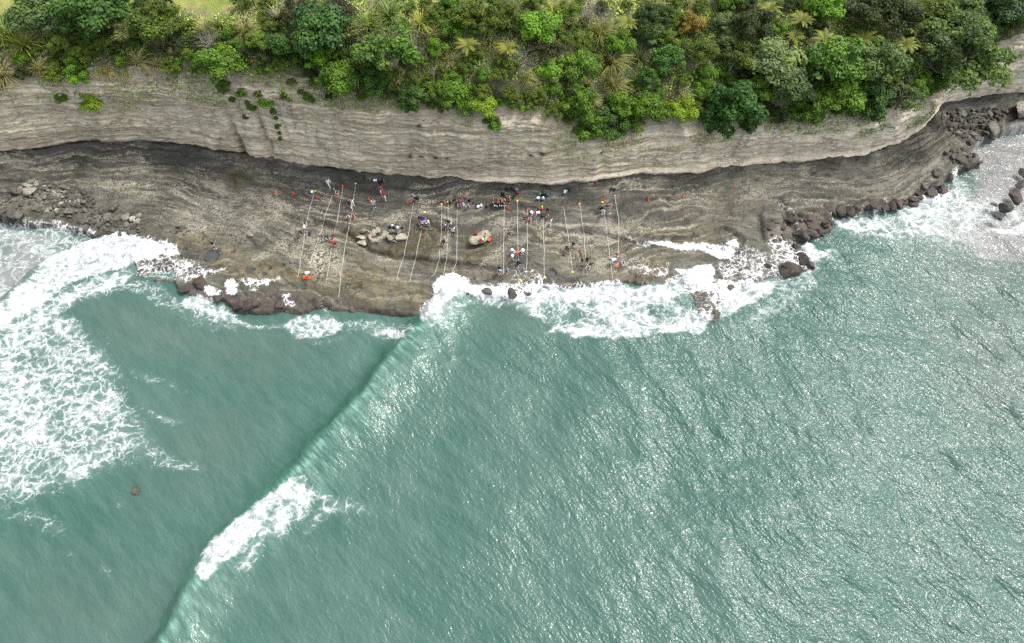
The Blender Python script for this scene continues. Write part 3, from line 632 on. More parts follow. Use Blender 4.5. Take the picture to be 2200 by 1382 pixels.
def crown(name, seed, n=4200, lobes=20, lr=(.30, .46), leaf=.052, flat=.80, mat=None, spread=.68, low=-.25, loose=.25, rnd=.75):
    rg = np.random.default_rng(seed)
    d = rdir(lobes * 4, rg); d = d[d[:, 2] > low][:lobes]; L = len(d)
    lc = d * (spread * (.50 + .72 * rg.random((L, 1)))) * [1, 1, flat]; lc[0] = [0, 0, .15]
    r = rg.uniform(*lr, L); lt = rg.random(L)
    k = rg.choice(L, n, p=r ** 2 / (r ** 2).sum())
    q = rdir(n, rg); q[:, 2] = np.where(q[:, 2] < -.35, -q[:, 2], q[:, 2])
    bump = 1 + .18 * vn(q[:, 0] * 3.1 + k * 7.7, q[:, 1] * 3.1 + q[:, 2] * 2, seed)
    C = lc[k] + q * (r[k] * (1 - loose + loose * 1.25 * rg.random(n)) * bump)[:, None] * [1, 1, .85]
    s = leaf * (.6 + .8 * rg.random(n))
    V, F = quads(C, q * [1, 1, 1.1] + rdir(n, rg) * rnd + [0, 0, .25], rdir(n, rg), s, s * 1.35)
    me = mesh_np(name, V, F, mat or M_LEAF, False)
    vattr(me, 'tone', np.clip(.15 + .5 * lt[k] + .5 * (rg.random(n) - .35), 0, 1), 'FACE')
    return me

def tube_np(paths, seg=6):                            # list of (points Nx3, radii N)
    VV, FF, o = [], [], 0
    for pts, rad in paths:
        pts = np.asarray(pts, float); n = len(pts)
        t = np.gradient(pts, axis=0); t /= np.linalg.norm(t, axis=1, keepdims=True) + 1e-9
        up = np.tile([0.31, .17, .93], (n, 1)); a = np.cross(t, up); a /= np.linalg.norm(a, axis=1, keepdims=True) + 1e-9; b = np.cross(t, a)
        ang = np.arange(seg) / seg * 2 * np.pi
        V = pts[:, None] + (a[:, None] * np.cos(ang)[None, :, None] + b[:, None] * np.sin(ang)[None, :, None]) * np.asarray(rad)[:, None, None]
        i = np.arange(n * seg).reshape(n, seg)
        FF.append(np.stack([i[:-1], np.roll(i[:-1], -1, 1), np.roll(i[1:], -1, 1), i[1:]], -1).reshape(-1, 4) + o)
        VV.append(V.reshape(-1, 3)); o += n * seg
    return np.vstack(VV), np.vstack(FF)

def trunk(name, seed, h=1.0, limbs=9, mat=None, reach=.8, r0=.075):
    rg = np.random.default_rng(seed); paths = []
    tt = np.linspace(0, 1, 6); lean = rg.normal(size=2) * .12
    main = np.stack([lean[0] * tt ** 1.5, lean[1] * tt ** 1.5, -.25 + tt * (h + .25)], 1); paths.append((main, r0 * (1 - .55 * tt)))
    for k in range(limbs):
        s = .35 + .6 * rg.random(); b = np.array([np.interp(s, tt, main[:, j]) for j in range(3)])
        a = rg.random() * 6.28; e = .25 + .6 * rg.random(); dr = np.array([math.cos(a) * math.cos(e), math.sin(a) * math.cos(e), math.sin(e)])
        u = np.linspace(0, 1, 6)[:, None]; pts = b + dr * u * reach * (.7 + .4 * rg.random()) + rg.normal(size=(6, 3)) * .035 * u + np.array([0, 0, .15]) * u ** 2
        paths.append((pts, r0 * .5 * (1 - .8 * u[:, 0])))
        for j in range(2):
            b2 = pts[3]; d2 = dr + rg.normal(size=3) * .5; p2 = b2 + d2 * np.linspace(0, 1, 4)[:, None] * reach * .45
            paths.append((p2, r0 * .22 * (1 - .75 * np.linspace(0, 1, 4))))
    V, F = tube_np(paths); return mesh_np(name, V, F, mat or M_BARK)

def tuft(name, seed, n=90, length=1.5, width=.05, stiff=.6, curl=1.0, mat=None, seg=6, plume=0):
    rg = np.random.default_rng(seed); VV, FF, o, tn = [], [], 0, []
    for i in range(n):
        a = rg.random() * 6.283; out = np.array([math.cos(a), math.sin(a), 0]); L = length * (.6 + .6 * rg.random()); e = stiff + (1.45 - stiff) * rg.random() ** 1.3
        u = np.linspace(0, 1, seg)
        ang = e - curl * (1.15 + .5 * rg.random()) * u ** 1.6
        st = L / (seg - 1); x = np.concatenate([[0], np.cumsum(np.cos(ang[:-1]) * st)]); z = np.concatenate([[0], np.cumsum(np.sin(ang[:-1]) * st)])
        c = out * (x[:, None] + .06 * rg.random()) + np.array([0, 0, 1]) * z[:, None]
        sd = np.array([-out[1], out[0], 0]); w = width * (.7 + .6 * rg.random()) * np.minimum(1, 1.15 - u) ** .7
        VV.append(np.stack([c - sd * w[:, None], c + sd * w[:, None] + [0, 0, .01]], 1).reshape(-1, 3))
        k = np.arange(seg * 2).reshape(seg, 2); FF.append(np.stack([k[:-1, 0], k[:-1, 1], k[1:, 1], k[1:, 0]], -1) + o); o += seg * 2
        tn += [rg.random()] * (seg - 1)
    me = mesh_np(name, np.vstack(VV), np.vstack(FF), mat or M_BLADE, False); vattr(me, 'tone', np.array(tn), 'FACE')
    return me

def fern_frond(seed, L=1.6):
    rg = np.random.default_rng(seed); n = 26; u = np.linspace(0.04, 1, n)
    ang = .75 - 1.25 * u ** 1.2; st = L / n; x = np.cumsum(np.cos(ang)) * st; z = np.cumsum(np.sin(ang)) * st
    c = np.stack([x, 0 * x, z], 1); t = np.stack([np.cos(ang), 0 * ang, np.sin(ang)], 1)
    VV, FF, o = [], [], 0
    for sgn in (-1, 1):
        for i in range(n):
            w = L * .24 * math.sin(min(1, u[i] * 1.6 + .12) * math.pi / 2) * (1.02 - u[i]) ** .55
            d = np.array([0, sgn, 0]) * w + t[i] * w * .45 + np.array([0, 0, -.18]) * w; hw = t[i] * st * .40
            b = c[i]; VV.append(np.array([b - hw, b + hw, b + d * .75 + hw * .8, b + d])); FF.append(np.arange(4) + o); o += 4
    ra = np.array([0, .012, 0]); k = len(VV)
    for i in range(n - 1): VV.append(np.array([c[i] - ra, c[i] + ra, c[i + 1] + ra * .7, c[i + 1] - ra * .7])); FF.append(np.arange(4) + o); o += 4
    return np.vstack(VV), np.array(FF), np.r_[np.full(k, .5), np.full(n - 1, .95)] * 1.0
def fern_crown(name, seed, n=15):
    rg = np.random.default_rng(seed); VV, FF, TT, o = [], [], [], 0
    for i in range(n):
        V, F, T = fern_frond(seed + i, 1.35 + .4 * rg.random()); a = i / n * 6.283 + rg.normal() * .12; ti = rg.normal() * .14
        ct, st = math.cos(ti), math.sin(ti); V = V @ np.array([[ct, 0, -st], [0, 1, 0], [st, 0, ct]]); ca, sa = math.cos(a), math.sin(a)
        VV.append(V @ np.array([[ca, sa, 0], [-sa, ca, 0], [0, 0, 1]])); FF.append(F + o); o += len(V); TT.append(np.clip(T + rg.normal() * .25, 0, 1))
    me = mesh_np(name, np.vstack(VV), np.vstack(FF), M_FROND, False); vattr(me, 'tone', np.concatenate(TT), 'FACE'); return me

def bare(name, seed, n=26):
    rg = np.random.default_rng(seed); paths = []
    for i in range(n):
        d = rdir(1, rg)[0]; d[2] = abs(d[2]) * .9 + .25; u = np.linspace(0, 1, 6)[:, None]
        pts = d * u + rg.normal(size=(6, 3)) * .07 * u; paths.append((pts, .022 * (1 - .8 * u[:, 0])))
        for j in range(5):
            b = pts[rg.integers(2, 6)]; q = b + (d + rg.normal(size=3) * .8) * np.linspace(0, 1, 4)[:, None] * .42; paths.append((q, .010 * (1 - .6 * np.linspace(0, 1, 4))))
    V, F = tube_np(paths, 4); return mesh_np(name, V, F, M_DEAD)

PROTO = {
 'giant': [crown('twiggy_crown', 17, 13000, 46, (.13, .24), .026, .72, spread=.78, loose=.55, rnd=1.0)],
 'broad': [crown('leafy_crown', s, 6500, 34, (.15, .42), .042, spread=.74, loose=.35) for s in (1, 2, 3, 14)],
 'round': [crown('rounded_crown', s, 5200, 24, (.22, .46), .044, .9, spread=.6, loose=.3) for s in (4, 5)],
 'airy': [crown('airy_crown', s, 3000, 30, (.16, .30), .040, .75, spread=.78, loose=.6) for s in (6, 7)],
 'fine': [crown('fine_crown', s, 6500, 44, (.10, .27), .030, .75, spread=.72, loose=.5, rnd=1.1) for s in (8, 9)],
 'pine': [crown('needle_crown', s, 4200, 24, (.18, .30), .035, .85, spread=.72, loose=.45, rnd=1.3) for s in (10,)],
 'hang': [crown('hanging_crown', s, 6200, 34, (.15, .38), .042, 1.0, low=-.85, spread=.78, loose=.35) for s in (12, 13)],
}
TRK = [trunk('limbed_trunk', s) for s in (21, 22, 23)]
FLAX = [tuft('flax_leaves', s, 80, 1.0, .030, .45, .9) for s in (31, 32)]
TOE = [tuft('toetoe_leaves', s, 220, 1.0, .014, .35, 1.25) for s in (33, 34)]
CABB = tuft('cabbage_leaves', 35, 90, 1.0, .03, -.4, .5)
FERN = [fern_crown('fronds', s) for s in (41, 60)]
FTRK = mesh_np('fern_stem', *tube_np([(np.array([[0, 0, -1.6], [.03, .02, -.8], [0, 0, 0]]), [.13, .10, .09])]), M_FTRUNK)
BARE = [bare('bare_branches', s) for s in (51, 52)]

def crown_of(o, me, col, parent, loc, sc, rz): pass
def place_plant(kind, px, py, r, col, label, cat='tree', name=None, group=None, k=None, dz=0.0, at=None):
    """crown centre seen at px, py with radius r (photo pixels)"""
    if at is None:
        kk = {'flax': .35, 'toetoe': .35, 'fern': .9, 'cabbage': .5, 'bare': .5}.get(kind, .55) if k is None else k
        b = hit(px, py + kk * r)
    else: b = at
    dist = (Vector((0, 0, CAM_H)) - b).length; rm = r * dist / FPX; x, y, z = b
    rz = R.random() * 6.283
    nm = name or {'flax': 'flax_plant', 'toetoe': 'toetoe_grass', 'fern': 'tree_fern', 'cabbage': 'cabbage_tree', 'bare': 'dead_shrub'}.get(kind, 'tree' if cat == 'tree' else 'shrub')
    v = (1.05 if kind == 'fern' else 1.95) + R.uniform(-.12, .14); col = (col[0] * v, col[1] * v, col[2] * v, 1)
    if kind in ('flax', 'toetoe', 'bare'):
        me = R.choice({'flax': FLAX, 'toetoe': TOE, 'bare': BARE}[kind]); o = link(nm, me, None, (x, y, z - .05)); o.scale = (rm, rm, rm * R.uniform(.85, 1.1)); o.rotation_euler = (0, 0, rz); o.color = col
        return tag(o, label, cat, group)
    e = link(nm, None, None, (x, y, z - .1)); tag(e, label, cat, group); e.rotation_euler = (0, 0, rz)
    if kind == 'fern':
        h = rm * R.uniform(.7, .9) + dz; c = link('crown', R.choice(FERN), e, (0, 0, h)); c.scale = (rm / 1.75,) * 3; t = link('trunk', FTRK, e, (0, 0, h)); t.scale = (1, 1, max(.6, h / 1.5))
    elif kind == 'cabbage':
        c = link('crown', CABB, e, (0, 0, rm * 1.6)); c.scale = (rm,) * 3; t = link('trunk', FTRK, e, (0, 0, rm * 1.6)); t.scale = (.8, .8, rm)
    else:
        h = rm * (.55 if kind == 'hang' else .62) + dz; c = link('crown', R.choice(PROTO[kind]), e, (0, 0, h)); c.scale = (rm, rm, rm * R.uniform(.8, .95))
        t = link('trunk', R.choice(TRK), e, (0, 0, 0)); t.scale = (rm * .75,) * 3
        if kind == 'airy': t.scale = (rm * .95,) * 3
    c.color = col; t.color = col
    return e

DG, MG, BG, YG = (.034, .072, .016), (.066, .118, .018), (.088, .168, .022), (.125, .180, .020)
OL, GG, SG, BR = (.068, .095, .020), (.070, .105, .042), (.100, .130, .065), (.17, .12, .035)
ST, TB, FX, FY = (.24, .215, .12), (.165, .165, .07), (.085, .115, .030), (.20, .22, .045)
PLANTS = [
 ('broad',105,48,50,GG,'grey green rounded tree beside the lawn, leftmost large crown in the photo'), ('broad',222,42,60,DG,'big dark green tree with clumped crown on the lawn edge'),
 ('fine',350,58,58,OL,'dark olive fine leaved tree right of the big dark clumped tree'), ('fine',265,18,30,OL,'small dark tree at the top edge between lawn and dark trees'),
 ('broad',487,142,46,MG,'dark glossy tree clinging to the cliff brink at left, below the flax'), ('round',607,95,32,DG,'dark round dense tree left of the large bluish crown'),
 ('broad',700,66,62,(.040,.082,.030),'large blue green spreading crown in the left middle bush'), ('fine',655,30,42,(.045,.045,.028),'dark brownish fine tree behind the large blue green crown'),('fine',735,28,36,(.042,.042,.028),'dark brown crown beside the bare lawn track'),
 ('pine',688,122,40,BG,'bright green soft needle pine in front of the large blue green crown'), ('broad',735,168,44,MG,'mid green leafy tree on the cliff brink below the bright pine'),
 ('airy',835,105,64,(.062,.115,.026),'tall airy bright green tree with visible limbs above the cliff'), ('hang',808,172,34,DG,'dark green tree under the airy bright one on the brink'),
 ('hang',885,205,34,(.04,.075,.02),'dark hanging bush below the airy tree on the cliff top'), ('broad',965,198,38,MG,'mid green bush sprawling on the brink left of the bare scarp'), ('broad',1000,222,28,MG,'leafy green bush just left of the yellow green bush on the brink'),
 ('broad',1046,228,30,YG,'bright yellow green bush under the bare pink scarp'), ('hang',1062,262,20,MG,'small dark green bush hanging lowest under the yellow green one'),
 ('broad',1152,62,44,BG,'vivid bright green tree in the upper middle of the bush'), ('broad',1120,50,28,GG,'soft green crown leaning on the vivid bright tree'), ('fine',1080,40,42,OL,'dark olive crown left of the vivid bright tree'),('fine',1010,32,44,OL,'broad olive crown at the top left of centre'),
 ('broad',1245,148,40,MG,'leafy green tree right of the dead grey shrub'), ('round',1180,155,26,BG,'rounded bright bush above the right end of the bare scarp'), ('fine',1168,105,34,(.045,.045,.026),'dark brown green crown above the bare scarp'),('fine',975,65,34,MG,'dark fine bush beside the pale fern at left of centre'),
 ('hang',1245,215,46,MG,'broad green tree hanging over the cliff right of the scarp'), ('hang',1300,262,40,DG,'darkest hanging bush, lowest over the middle of the cliff'), ('broad',1330,225,34,MG,'leafy bush above the darkest hanging bush'),('hang',1265,268,34,MG,'green bush hanging left of the darkest hanging bush'),
 ('broad',1385,225,34,MG,'rounded leafy bush on the brink right of the hanging bushes'), ('broad',1462,238,32,YG,'yellow green bush on the brink before the big dark hanging tree'),('broad',1412,242,24,MG,'small leafy bush between two bushes on the brink'),
 ('pine',1430,130,40,(.055,.115,.035),'feathery bright green pine in the middle right bush'), ('pine',1390,170,30,(.055,.11,.03),'smaller feathery pine below the other feathery one'),
 ('hang',1555,222,62,(.028,.066,.018),'large dark green tree spilling over the cliff edge'), ('hang',1608,262,24,(.028,.066,.018),'dark tip of foliage hanging lowest on the right cliff'),
 ('broad',1650,142,56,SG,'grey green flowering tree above the large dark hanging tree'), ('broad',1690,190,46,GG,'grey green lower crown beside the flowering tree'), ('broad',1775,140,60,(.055,.105,.022),'tall green clumped tree right of the flowering tree'), ('broad',1790,205,46,MG,'green lower crown over the cliff edge at right'),
 ('broad',1868,140,52,GG,'soft grey green crown left of the twiggy giant'), ('hang',1855,222,40,DG,'dark bush hanging under the soft grey crown'), ('hang',1730,232,36,MG,'leafy green bush on the brink right of the dark hanging tree'),('airy',1925,215,36,GG,'thin airy bush at the cliff edge below the twiggy giant'),
 ('giant',2022,126,92,GG,'giant twiggy grey green tree at the headland corner'), ('fine',1985,105,52,SG,'grey twiggy half of crown against the headland giant'),
 ('fine',1478,55,32,BR,'orange brown tinted small tree in the upper right bush'), ('broad',1552,48,24,SG,'narrow grey blue shrub tree with upright lobes'), ('broad',1560,85,20,SG,'lower grey blue shrub below the narrow upright one'),
 ('fine',1610,60,48,(.035,.05,.02),'dark green fine tree right of the grey blue shrub'), ('broad',1765,20,36,BG,'bright green crown at the top edge by the tree ferns'), ('fine',1500,110,40,OL,'olive bushy tree left of the dead white trunk'),
 ('fine',1400,40,44,(.035,.055,.02),'dark tree at the top centre right'), ('broad',1330,95,30,MG,'bluish green bush in the centre right'), ('broad',1395,75,30,GG,'round soft green crown in the upper centre right'),
 ('fine',1900,50,56,(.035,.05,.02),'dark tree behind the ferns in the upper right'), ('fine',1980,40,50,OL,'olive tree in the top right between dark trees'), ('fine',2060,40,50,GG,'grey green tree in the top right corner row'), ('broad',2132,28,42,(.035,.062,.03),'dark bluish crown in the top right corner'), ('broad',2176,38,30,(.035,.07,.022),'dark green tree at the right edge above the bare second cliff'), ('broad',2092,66,30,GG,'grey green bush left of the right edge tree'),
 ('fine',1840,30,46,(.04,.055,.022),'shaggy dark tree above the tree ferns'), ('fine',1580,125,40,OL,'olive crown behind the fallen log'), ('broad',1620,190,34,MG,'green shrub behind the large dark hanging tree'),
 ('round',203,222,25,YG,'bright round bush alone on the left cliff face','shrub'), ('round',576,222,17,BG,'small bright bush low in the gully on the cliff face','shrub'), ('hang',138,207,14,MG,'small dark bush on the face left of the round one','shrub'), ('hang',545,225,13,MG,'small green bush by the gully, left of the bright one','shrub'), ('hang',480,185,15,MG,'small bush hanging under the glossy tree','shrub'), ('hang',170,155,24,BG,'bright straggling shrub trailing off the left brink','shrub'), ('round',385,132,10,BG,'tiny bright bush on the brink left of the glossy tree','shrub'),('round',1128,232,14,BG,'small bright bush at the foot of the bare scarp','shrub'),('hang',1160,205,18,OL,'thin shrub on the right side of the bare scarp','shrub'),
 ('airy',285,70,34,(.10,.11,.06),'pale bare limbed shrub among the dark left trees','shrub'), ('bare',135,70,22,(.3,.3,.3),'grey dead shrub right of the leftmost crown','shrub'), ('bare',455,90,22,(.3,.3,.3),'grey dead shrub amid the left toetoe','shrub'), ('bare',1122,122,24,(.3,.3,.3),'pale grey dead shrub above the bare scarp','shrub'), ('bare',1262,30,26,(.3,.3,.3),'bleached dead shrub at the top centre','shrub'), ('bare',895,90,26,(.3,.3,.3),'dry twiggy shrub right of the airy tree','shrub'), ('bare',1475,110,24,(.3,.3,.3),'dead grey twigs left of the olive bushy tree','shrub'),('bare',1300,40,20,(.3,.3,.3),'second bleached shrub right of the first at the top centre','shrub'),
 ('fern',1712,42,30,FY,'pale tree fern left of the dense fern row'), ('fern',1760,84,34,(.24,.27,.05),'brightest yellow tree fern in the right bush'), ('fern',1842,84,30,FY,'upright tree fern right of the brightest one'), ('fern',1930,95,30,FY,'low yellow tree fern left of the twiggy giant'), ('fern',1090,98,28,(.22,.24,.04),'yellow green tree fern in the left centre'), ('fern',1005,95,34,FY,'pale drooping tree fern left of centre'), ('fern',1645,20,28,FY,'tree fern at the top edge right of centre'), ('fern',1345,45,30,FY,'tree fern in the top centre right'), ('fern',1885,22,34,(.17,.22,.04),'big green tree fern at the top right'), ('fern',1035,14,28,FY,'tree fern at the very top left of centre'), ('fern',1700,75,24,FY,'shaded tree fern below the pale one'),('fern',1950,60,26,FY,'tree fern in the olive trees at top right'),('fern',1085,55,0.1,FY,None),
 ('cabbage',551,16,18,FX,'small cabbage tree beside the lawn track'),
 ('flax',838,22,46,FX,'large flax clump at the top left of centre','flax'), ('flax',795,52,44,FX,'flax clump beside the dark brown crown','flax'), ('flax',355,98,34,(.10,.10,.05),'flax clump under the dark olive tree','flax'), ('flax',475,52,36,FX,'yellowish flax clump above the glossy tree','flax'), ('flax',18,72,44,FX,'flax clump at the far left edge','flax'), ('flax',55,92,40,FY,'yellow flax clump beside the far left one','flax'), ('flax',1372,118,32,(.06,.075,.03),'dark flax clump left of the feathery pine','flax'), ('flax',600,30,34,(.11,.12,.08),'grey flax clump near the cabbage tree','flax'), ('flax',1190,20,30,FY,'yellow flax clump at the top centre','flax'), ('flax',905,45,36,FY,'yellow flax clump right of the large flax','flax'),('flax',1285,95,26,FX,'flax clump between the toetoe in the centre','flax'),
 ('toetoe',300,128,34,ST,'straw coloured toetoe tussock on the left brink','grass'), ('toetoe',12,150,40,ST,'straw tussock at the far left brink','grass'), ('toetoe',445,60,40,TB,'green gold toetoe left of the dark round tree','grass'), ('toetoe',530,58,40,TB,'toetoe beside the dark round tree','grass'), ('toetoe',925,70,44,TB,'pale green toetoe right of the airy tree','grass'), ('toetoe',965,122,30,ST,'straw toetoe above the left brink bushes','grass'), ('toetoe',1290,62,46,TB,'tall toetoe in the top centre','grass'), ('toetoe',1312,120,52,TB,'largest toetoe tumbling down the centre slope','grass'), ('toetoe',1320,175,42,TB,'lower toetoe under the largest one','grass'), ('toetoe',1272,210,24,ST,'straw toetoe on the brink beside the hanging bushes','grass'), ('toetoe',1470,205,30,ST,'straw toetoe above the yellow green brink bush','grass'), ('toetoe',90,140,36,TB,'green gold toetoe low on the left brink','grass'), ('toetoe',235,150,26,ST,'small straw toetoe left of the brink tussock','grass'), ('toetoe',1400,8,34,TB,'toetoe at the top edge right of centre','grass'),('toetoe',985,40,0.1,TB,None),('toetoe',340,135,24,ST,'pale tussock right of the straw one on the left brink','grass'),('toetoe',1055,88,30,TB,'pale toetoe beside the yellow green fern','grass'),
]
for it in PLANTS:
    if it[5] is None: continue
    cat = it[6] if len(it) > 6 else ('tree fern' if it[0] == 'fern' else 'tree')
    place_plant(it[0], it[1], it[2], it[3], it[4], it[5], cat)

# bushes packed between the named plants: nothing tells one from the next
taken = [(p_[1], p_[2], p_[3]) for p_ in PLANTS]
def topline(px): return np.interp(px, [q[0] for q in TOP], [q[1] for q in TOP])
KINDS = [('fine', OL, 'small olive scrub bush packed into the slope above the cliff', 'olive scrub bushes on the slope'), ('broad', MG, 'small mid green leafy shrub packed into the slope above the cliff', 'green leafy shrubs on the slope'),
         ('fine', (.085, .12, .024), 'small yellow olive shrub packed into the slope above the cliff', 'yellow olive shrubs on the slope'), ('fine', (.04, .055, .022), 'small dark fine shrub packed into the slope above the cliff', 'dark fine shrubs on the slope'), ('toetoe', TB, 'green gold grass tussock among the scrub above the cliff', 'grass tussocks among the scrub')]
cnt = 0
for tries in range(6000):
    px = R.uniform(-40, 2200); yt = topline(px); py = R.uniform(2, yt + 6)
    if px > 2060 and py > yt - 30: continue
    if px < 780 and py < 60 - 0.02 * px and not (540 < px < 600): 
        if R.random() < .93: continue
    r = R.choice([R.uniform(11, 18), R.uniform(16, 32)])
    if any((px - a) ** 2 + (py - b) ** 2 < (.50 * (r + c)) ** 2 for a, b, c in taken): continue
    taken.append((px, py, r)); cnt += 1
    u = fbm(np.array([px * .006]), np.array([py * .012]), 2, 99)[0] + R.gauss(0, .25)
    if px > 1500: k = R.choice([0, 1, 3, 3, 1])
    else: k = 2 if u > .15 else (4 if u > .02 and R.random() < .5 else R.choice([0, 1, 2, 3]))
    kd = KINDS[k]; place_plant(kd[0], px, py, r, kd[1], kd[2], 'grass' if kd[0] == 'toetoe' else 'shrub', None, kd[3])
    if cnt > 270: break

for (px, py, r) in [(520,198,11),(556,200,10),(500,212,8),(528,250,7),(588,238,8),(592,252,6),(596,270,7),(600,284,5),(603,296,6),(535,222,9),(612,205,9),(622,212,6),(660,205,10),(672,214,7),(648,196,8)]:
    place_plant('hang', px, py, r, R.choice([OL, MG, GG]), 'tiny plant rooted in a crack of the bare cliff face', 'shrub', None, 'tiny plants on the cliff face')
for (px, py, r) in [(880,334,9),(905,333,10),(935,336,10),(960,337,8),(1140,330,10),(1165,328,11),(1290,325,9),(900,268,10)]:
    place_plant('toetoe', px, py, r, (.12, .10, .06), 'dry brown grass tuft on a ledge of the cliff face', 'grass', None, 'dry tufts on the cliff ledges')

# low growth covering the soil: leaf by leaf, beyond counting
def undergrowth():
    n = 330000; rg = np.random.default_rng(77)
    ci = rg.integers(0, NC, n); fr = rg.random(n); hm = np.abs(ex[ci]) < 92; ci, fr = ci[hm], fr[hm]; n = len(ci)
    onface = rg.random(n) < .20
    d = rg.random(n) ** .85 * 19; d = np.where(onface, -1, d)
    x = ex[ci] + rg.normal(size=n) * .12
    y0, z0 = ey[ci], ez[ci]
    yy = y0 + np.clip(d, 0, 99)
    zz = z0 * np.exp(-np.clip(d, 0, 99) / 30) + smooth(ez, 201)[ci] * (1 - np.exp(-np.clip(d, 0, 99) / 30)) + rise(x, np.clip(d, 0, 99)) + .5 * fbm(x * .2, yy * .2, 4, 51) * sstep(0, 2, d)
    # leaves on the upper face
    vv = 1 - (rg.random(n) ** 2.2) * .32 * (1 + .9 * fbm(x * .13, x * 0, 3, 131)); row = np.clip((vv * (nr - 1)).astype(int), 0, nr - 1)
    fx, fy, fz = CV[row, ci, 0], CV[row, ci, 1], CV[row, ci, 2]
    x = np.where(onface, fx, x); yy = np.where(onface, fy - .1, yy); zz = np.where(onface, fz, zz)
    m = fbm(x * .45, yy * .45, 4, 133); m2 = fbm(x * .11, yy * .14, 3, 135); m3 = fbm(x * .9, yy * .9, 3, 137)
    keep = np.where(onface, fbm(x * .3, zz * .5, 3, 139) > .02, (m + .35 * m3 > -.42))
    lawn = (1 - sstep(-38, -28, x)) * (d > 8); keep &= ~((lawn > .5) & (rg.random(n) > .02))
    scarp = (x > P(1020, 210, 12)[0]) & (x < P(1160, 210, 12)[0]) & (d < 1.6); keep &= ~(scarp & (rg.random(n) > .06))
    x, yy, zz, m, m2, m3, onface = [a[keep] for a in (x, yy, zz, m, m2, m3, onface)]; n = len(x)
    hgt = np.where(onface, .12, np.clip(.35 + .9 * m + .5 * m3, .05, 1.6)); zz = zz + hgt * rg.random(n) ** .4; yy = yy - np.where(onface, .15 * rg.random(n), 0)
    s = .092 * (.6 + .8 * rg.random(n)); long = rg.random(n) < sstep(.05, .35, m2)
    N = rdir(n, rg) * .9 + [0, -.3, .9]; V, F = quads(np.stack([x, yy, zz], 1), N, rdir(n, rg) * .6 + [0, -.1, .8], np.where(long, s * .35, s), np.where(long, s * 3.2, s * 1.3))
    me = mesh_np('undergrowth', V, F, None, False)
    pal = np.array([(.070, .115, .020), (.125, .185, .024), (.190, .240, .034), (.040, .075, .018), (.20, .20, .080), (.12, .11, .06)])
    k = np.clip(np.digitize(m2 + .45 * rg.normal(size=n) * .5 + .5 * fbm(x * .35, yy * .35, 2, 141), [-.28, -.05, .12, .30]), 0, 4); k = np.array([3, 0, 1, 2, 4])[k]
    k = np.where((np.abs(x) > 18) & (x > 22) & (k == 4), 0, k); k = np.where(onface & (rg.random(n) < .55), rg.choice([5, 0, 4], n), k)
    c = 2.5 * pal[k] * (.7 + .6 * rg.random((n, 1)))
    vattr(me, 'leaf_colour', np.c_[c, np.ones(n)], 'FACE')
    return me
g = G('undergrowth_leaf'); c = g.attr('leaf_colour', 0); g.set(g.b.inputs['Base Color'], c); g.b.inputs['Roughness'].default_value = .6; g.b.inputs['Specular IOR Level'].default_value = .2
tr = g.n('ShaderNodeBsdfTranslucent', {'Color': c}).outputs[0]; g.set(g.out.inputs['Surface'], g.n('ShaderNodeMixShader', {0: .25, 1: g.b.outputs[0], 2: tr}).outputs[0])
um = undergrowth(); um.materials.append(g.m)
tag(link('undergrowth', um), 'low tangled scrub, fern and grass covering the slope above the cliff', 'undergrowth', None, 'stuff')

# dead standing trunk, fallen log, post by the lawn
def stick(name, a, b, r, label, cat, mat, bend=.2, twig=0):
    a, b = np.array(a), np.array(b); u = np.linspace(0, 1, 7)[:, None]
    pts = a + (b - a) * u + np.array([bend, 0, 0]) * np.sin(u * 3.0); V, F = tube_np([(pts, r * (1 - .6 * u[:, 0]))], 7)
    o = link(name, mesh_np(name, V, F, mat)); tag(o, label, cat); return o
h = hit(1563, 168); stick('dead_tree', (h.x, h.y, h.z - .2), (h.x + .5, h.y - .1, h.z + 3.0), .14, 'pale dead trunk standing above the fallen log', 'dead tree', M_DEAD, -.35)
h = hit(1502, 184); h2 = hit(1538, 190); stick('fallen_log', (h.x, h.y - .2, h.z + .7), (h2.x, h2.y - .2, h2.z + .8), .15, 'pale fallen log behind the large dark hanging tree', 'log', M_DEAD, .05)
h = hit(38, 48); stick('wooden_post', (h.x, h.y, h.z - .2), (h.x - .25, h.y, h.z + 1.3), .12, 'grey wooden post at the edge of the lawn', 'post', M_DEAD, 0)
# ---------------------------------------------------------------- boulders
def rock_mesh(name, seed, cuts=13, sc=(1, 1, .75), rough=.05, sub=3, mat=None):
    rg = np.random.default_rng(seed); bm = bmesh.new(); bmesh.ops.create_icosphere(bm, subdivisions=sub, radius=1.0)
    n = rdir(cuts, rg); d = rg.uniform(.36, .80, cuts)
    for v in bm.verts:
        p = np.array(v.co); k = n @ p; r = 1.0
        for a, b in zip(k, d):
            if a > 1e-6: r = min(r, b / a)
        p = p * r; p = p * (1 + rough * float(fbm(np.array([p[0] * 3 + p[2] * 2.3 + seed]), np.array([p[1] * 3 - p[2] * 1.7]), 3, seed)[0])); v.co = p * sc
    me = bpy.data.meshes.new(name); bm.to_mesh(me); bm.free(); me.materials.append(mat); return me
g = G('boulder_rock'); oc = g.n('ShaderNodeObjectInfo').outputs['Color']; tc = g.n('ShaderNodeTexCoord').outputs['Object']; p = g.pos()
n1 = g.noise(p, 2.2, 5, .65); n2 = g.noise(p, 7.0, 5, .7); ly = g.noise(g.vec(tc, (.6, .6, 7.0)), 1.0, 4, .6)
c = g.mix(g.ss(n1, .3, .7), g.mix(1.0, oc, (.62, .62, .62), 'MULTIPLY'), g.mix(1.0, oc, (1.3, 1.28, 1.22), 'MULTIPLY'))
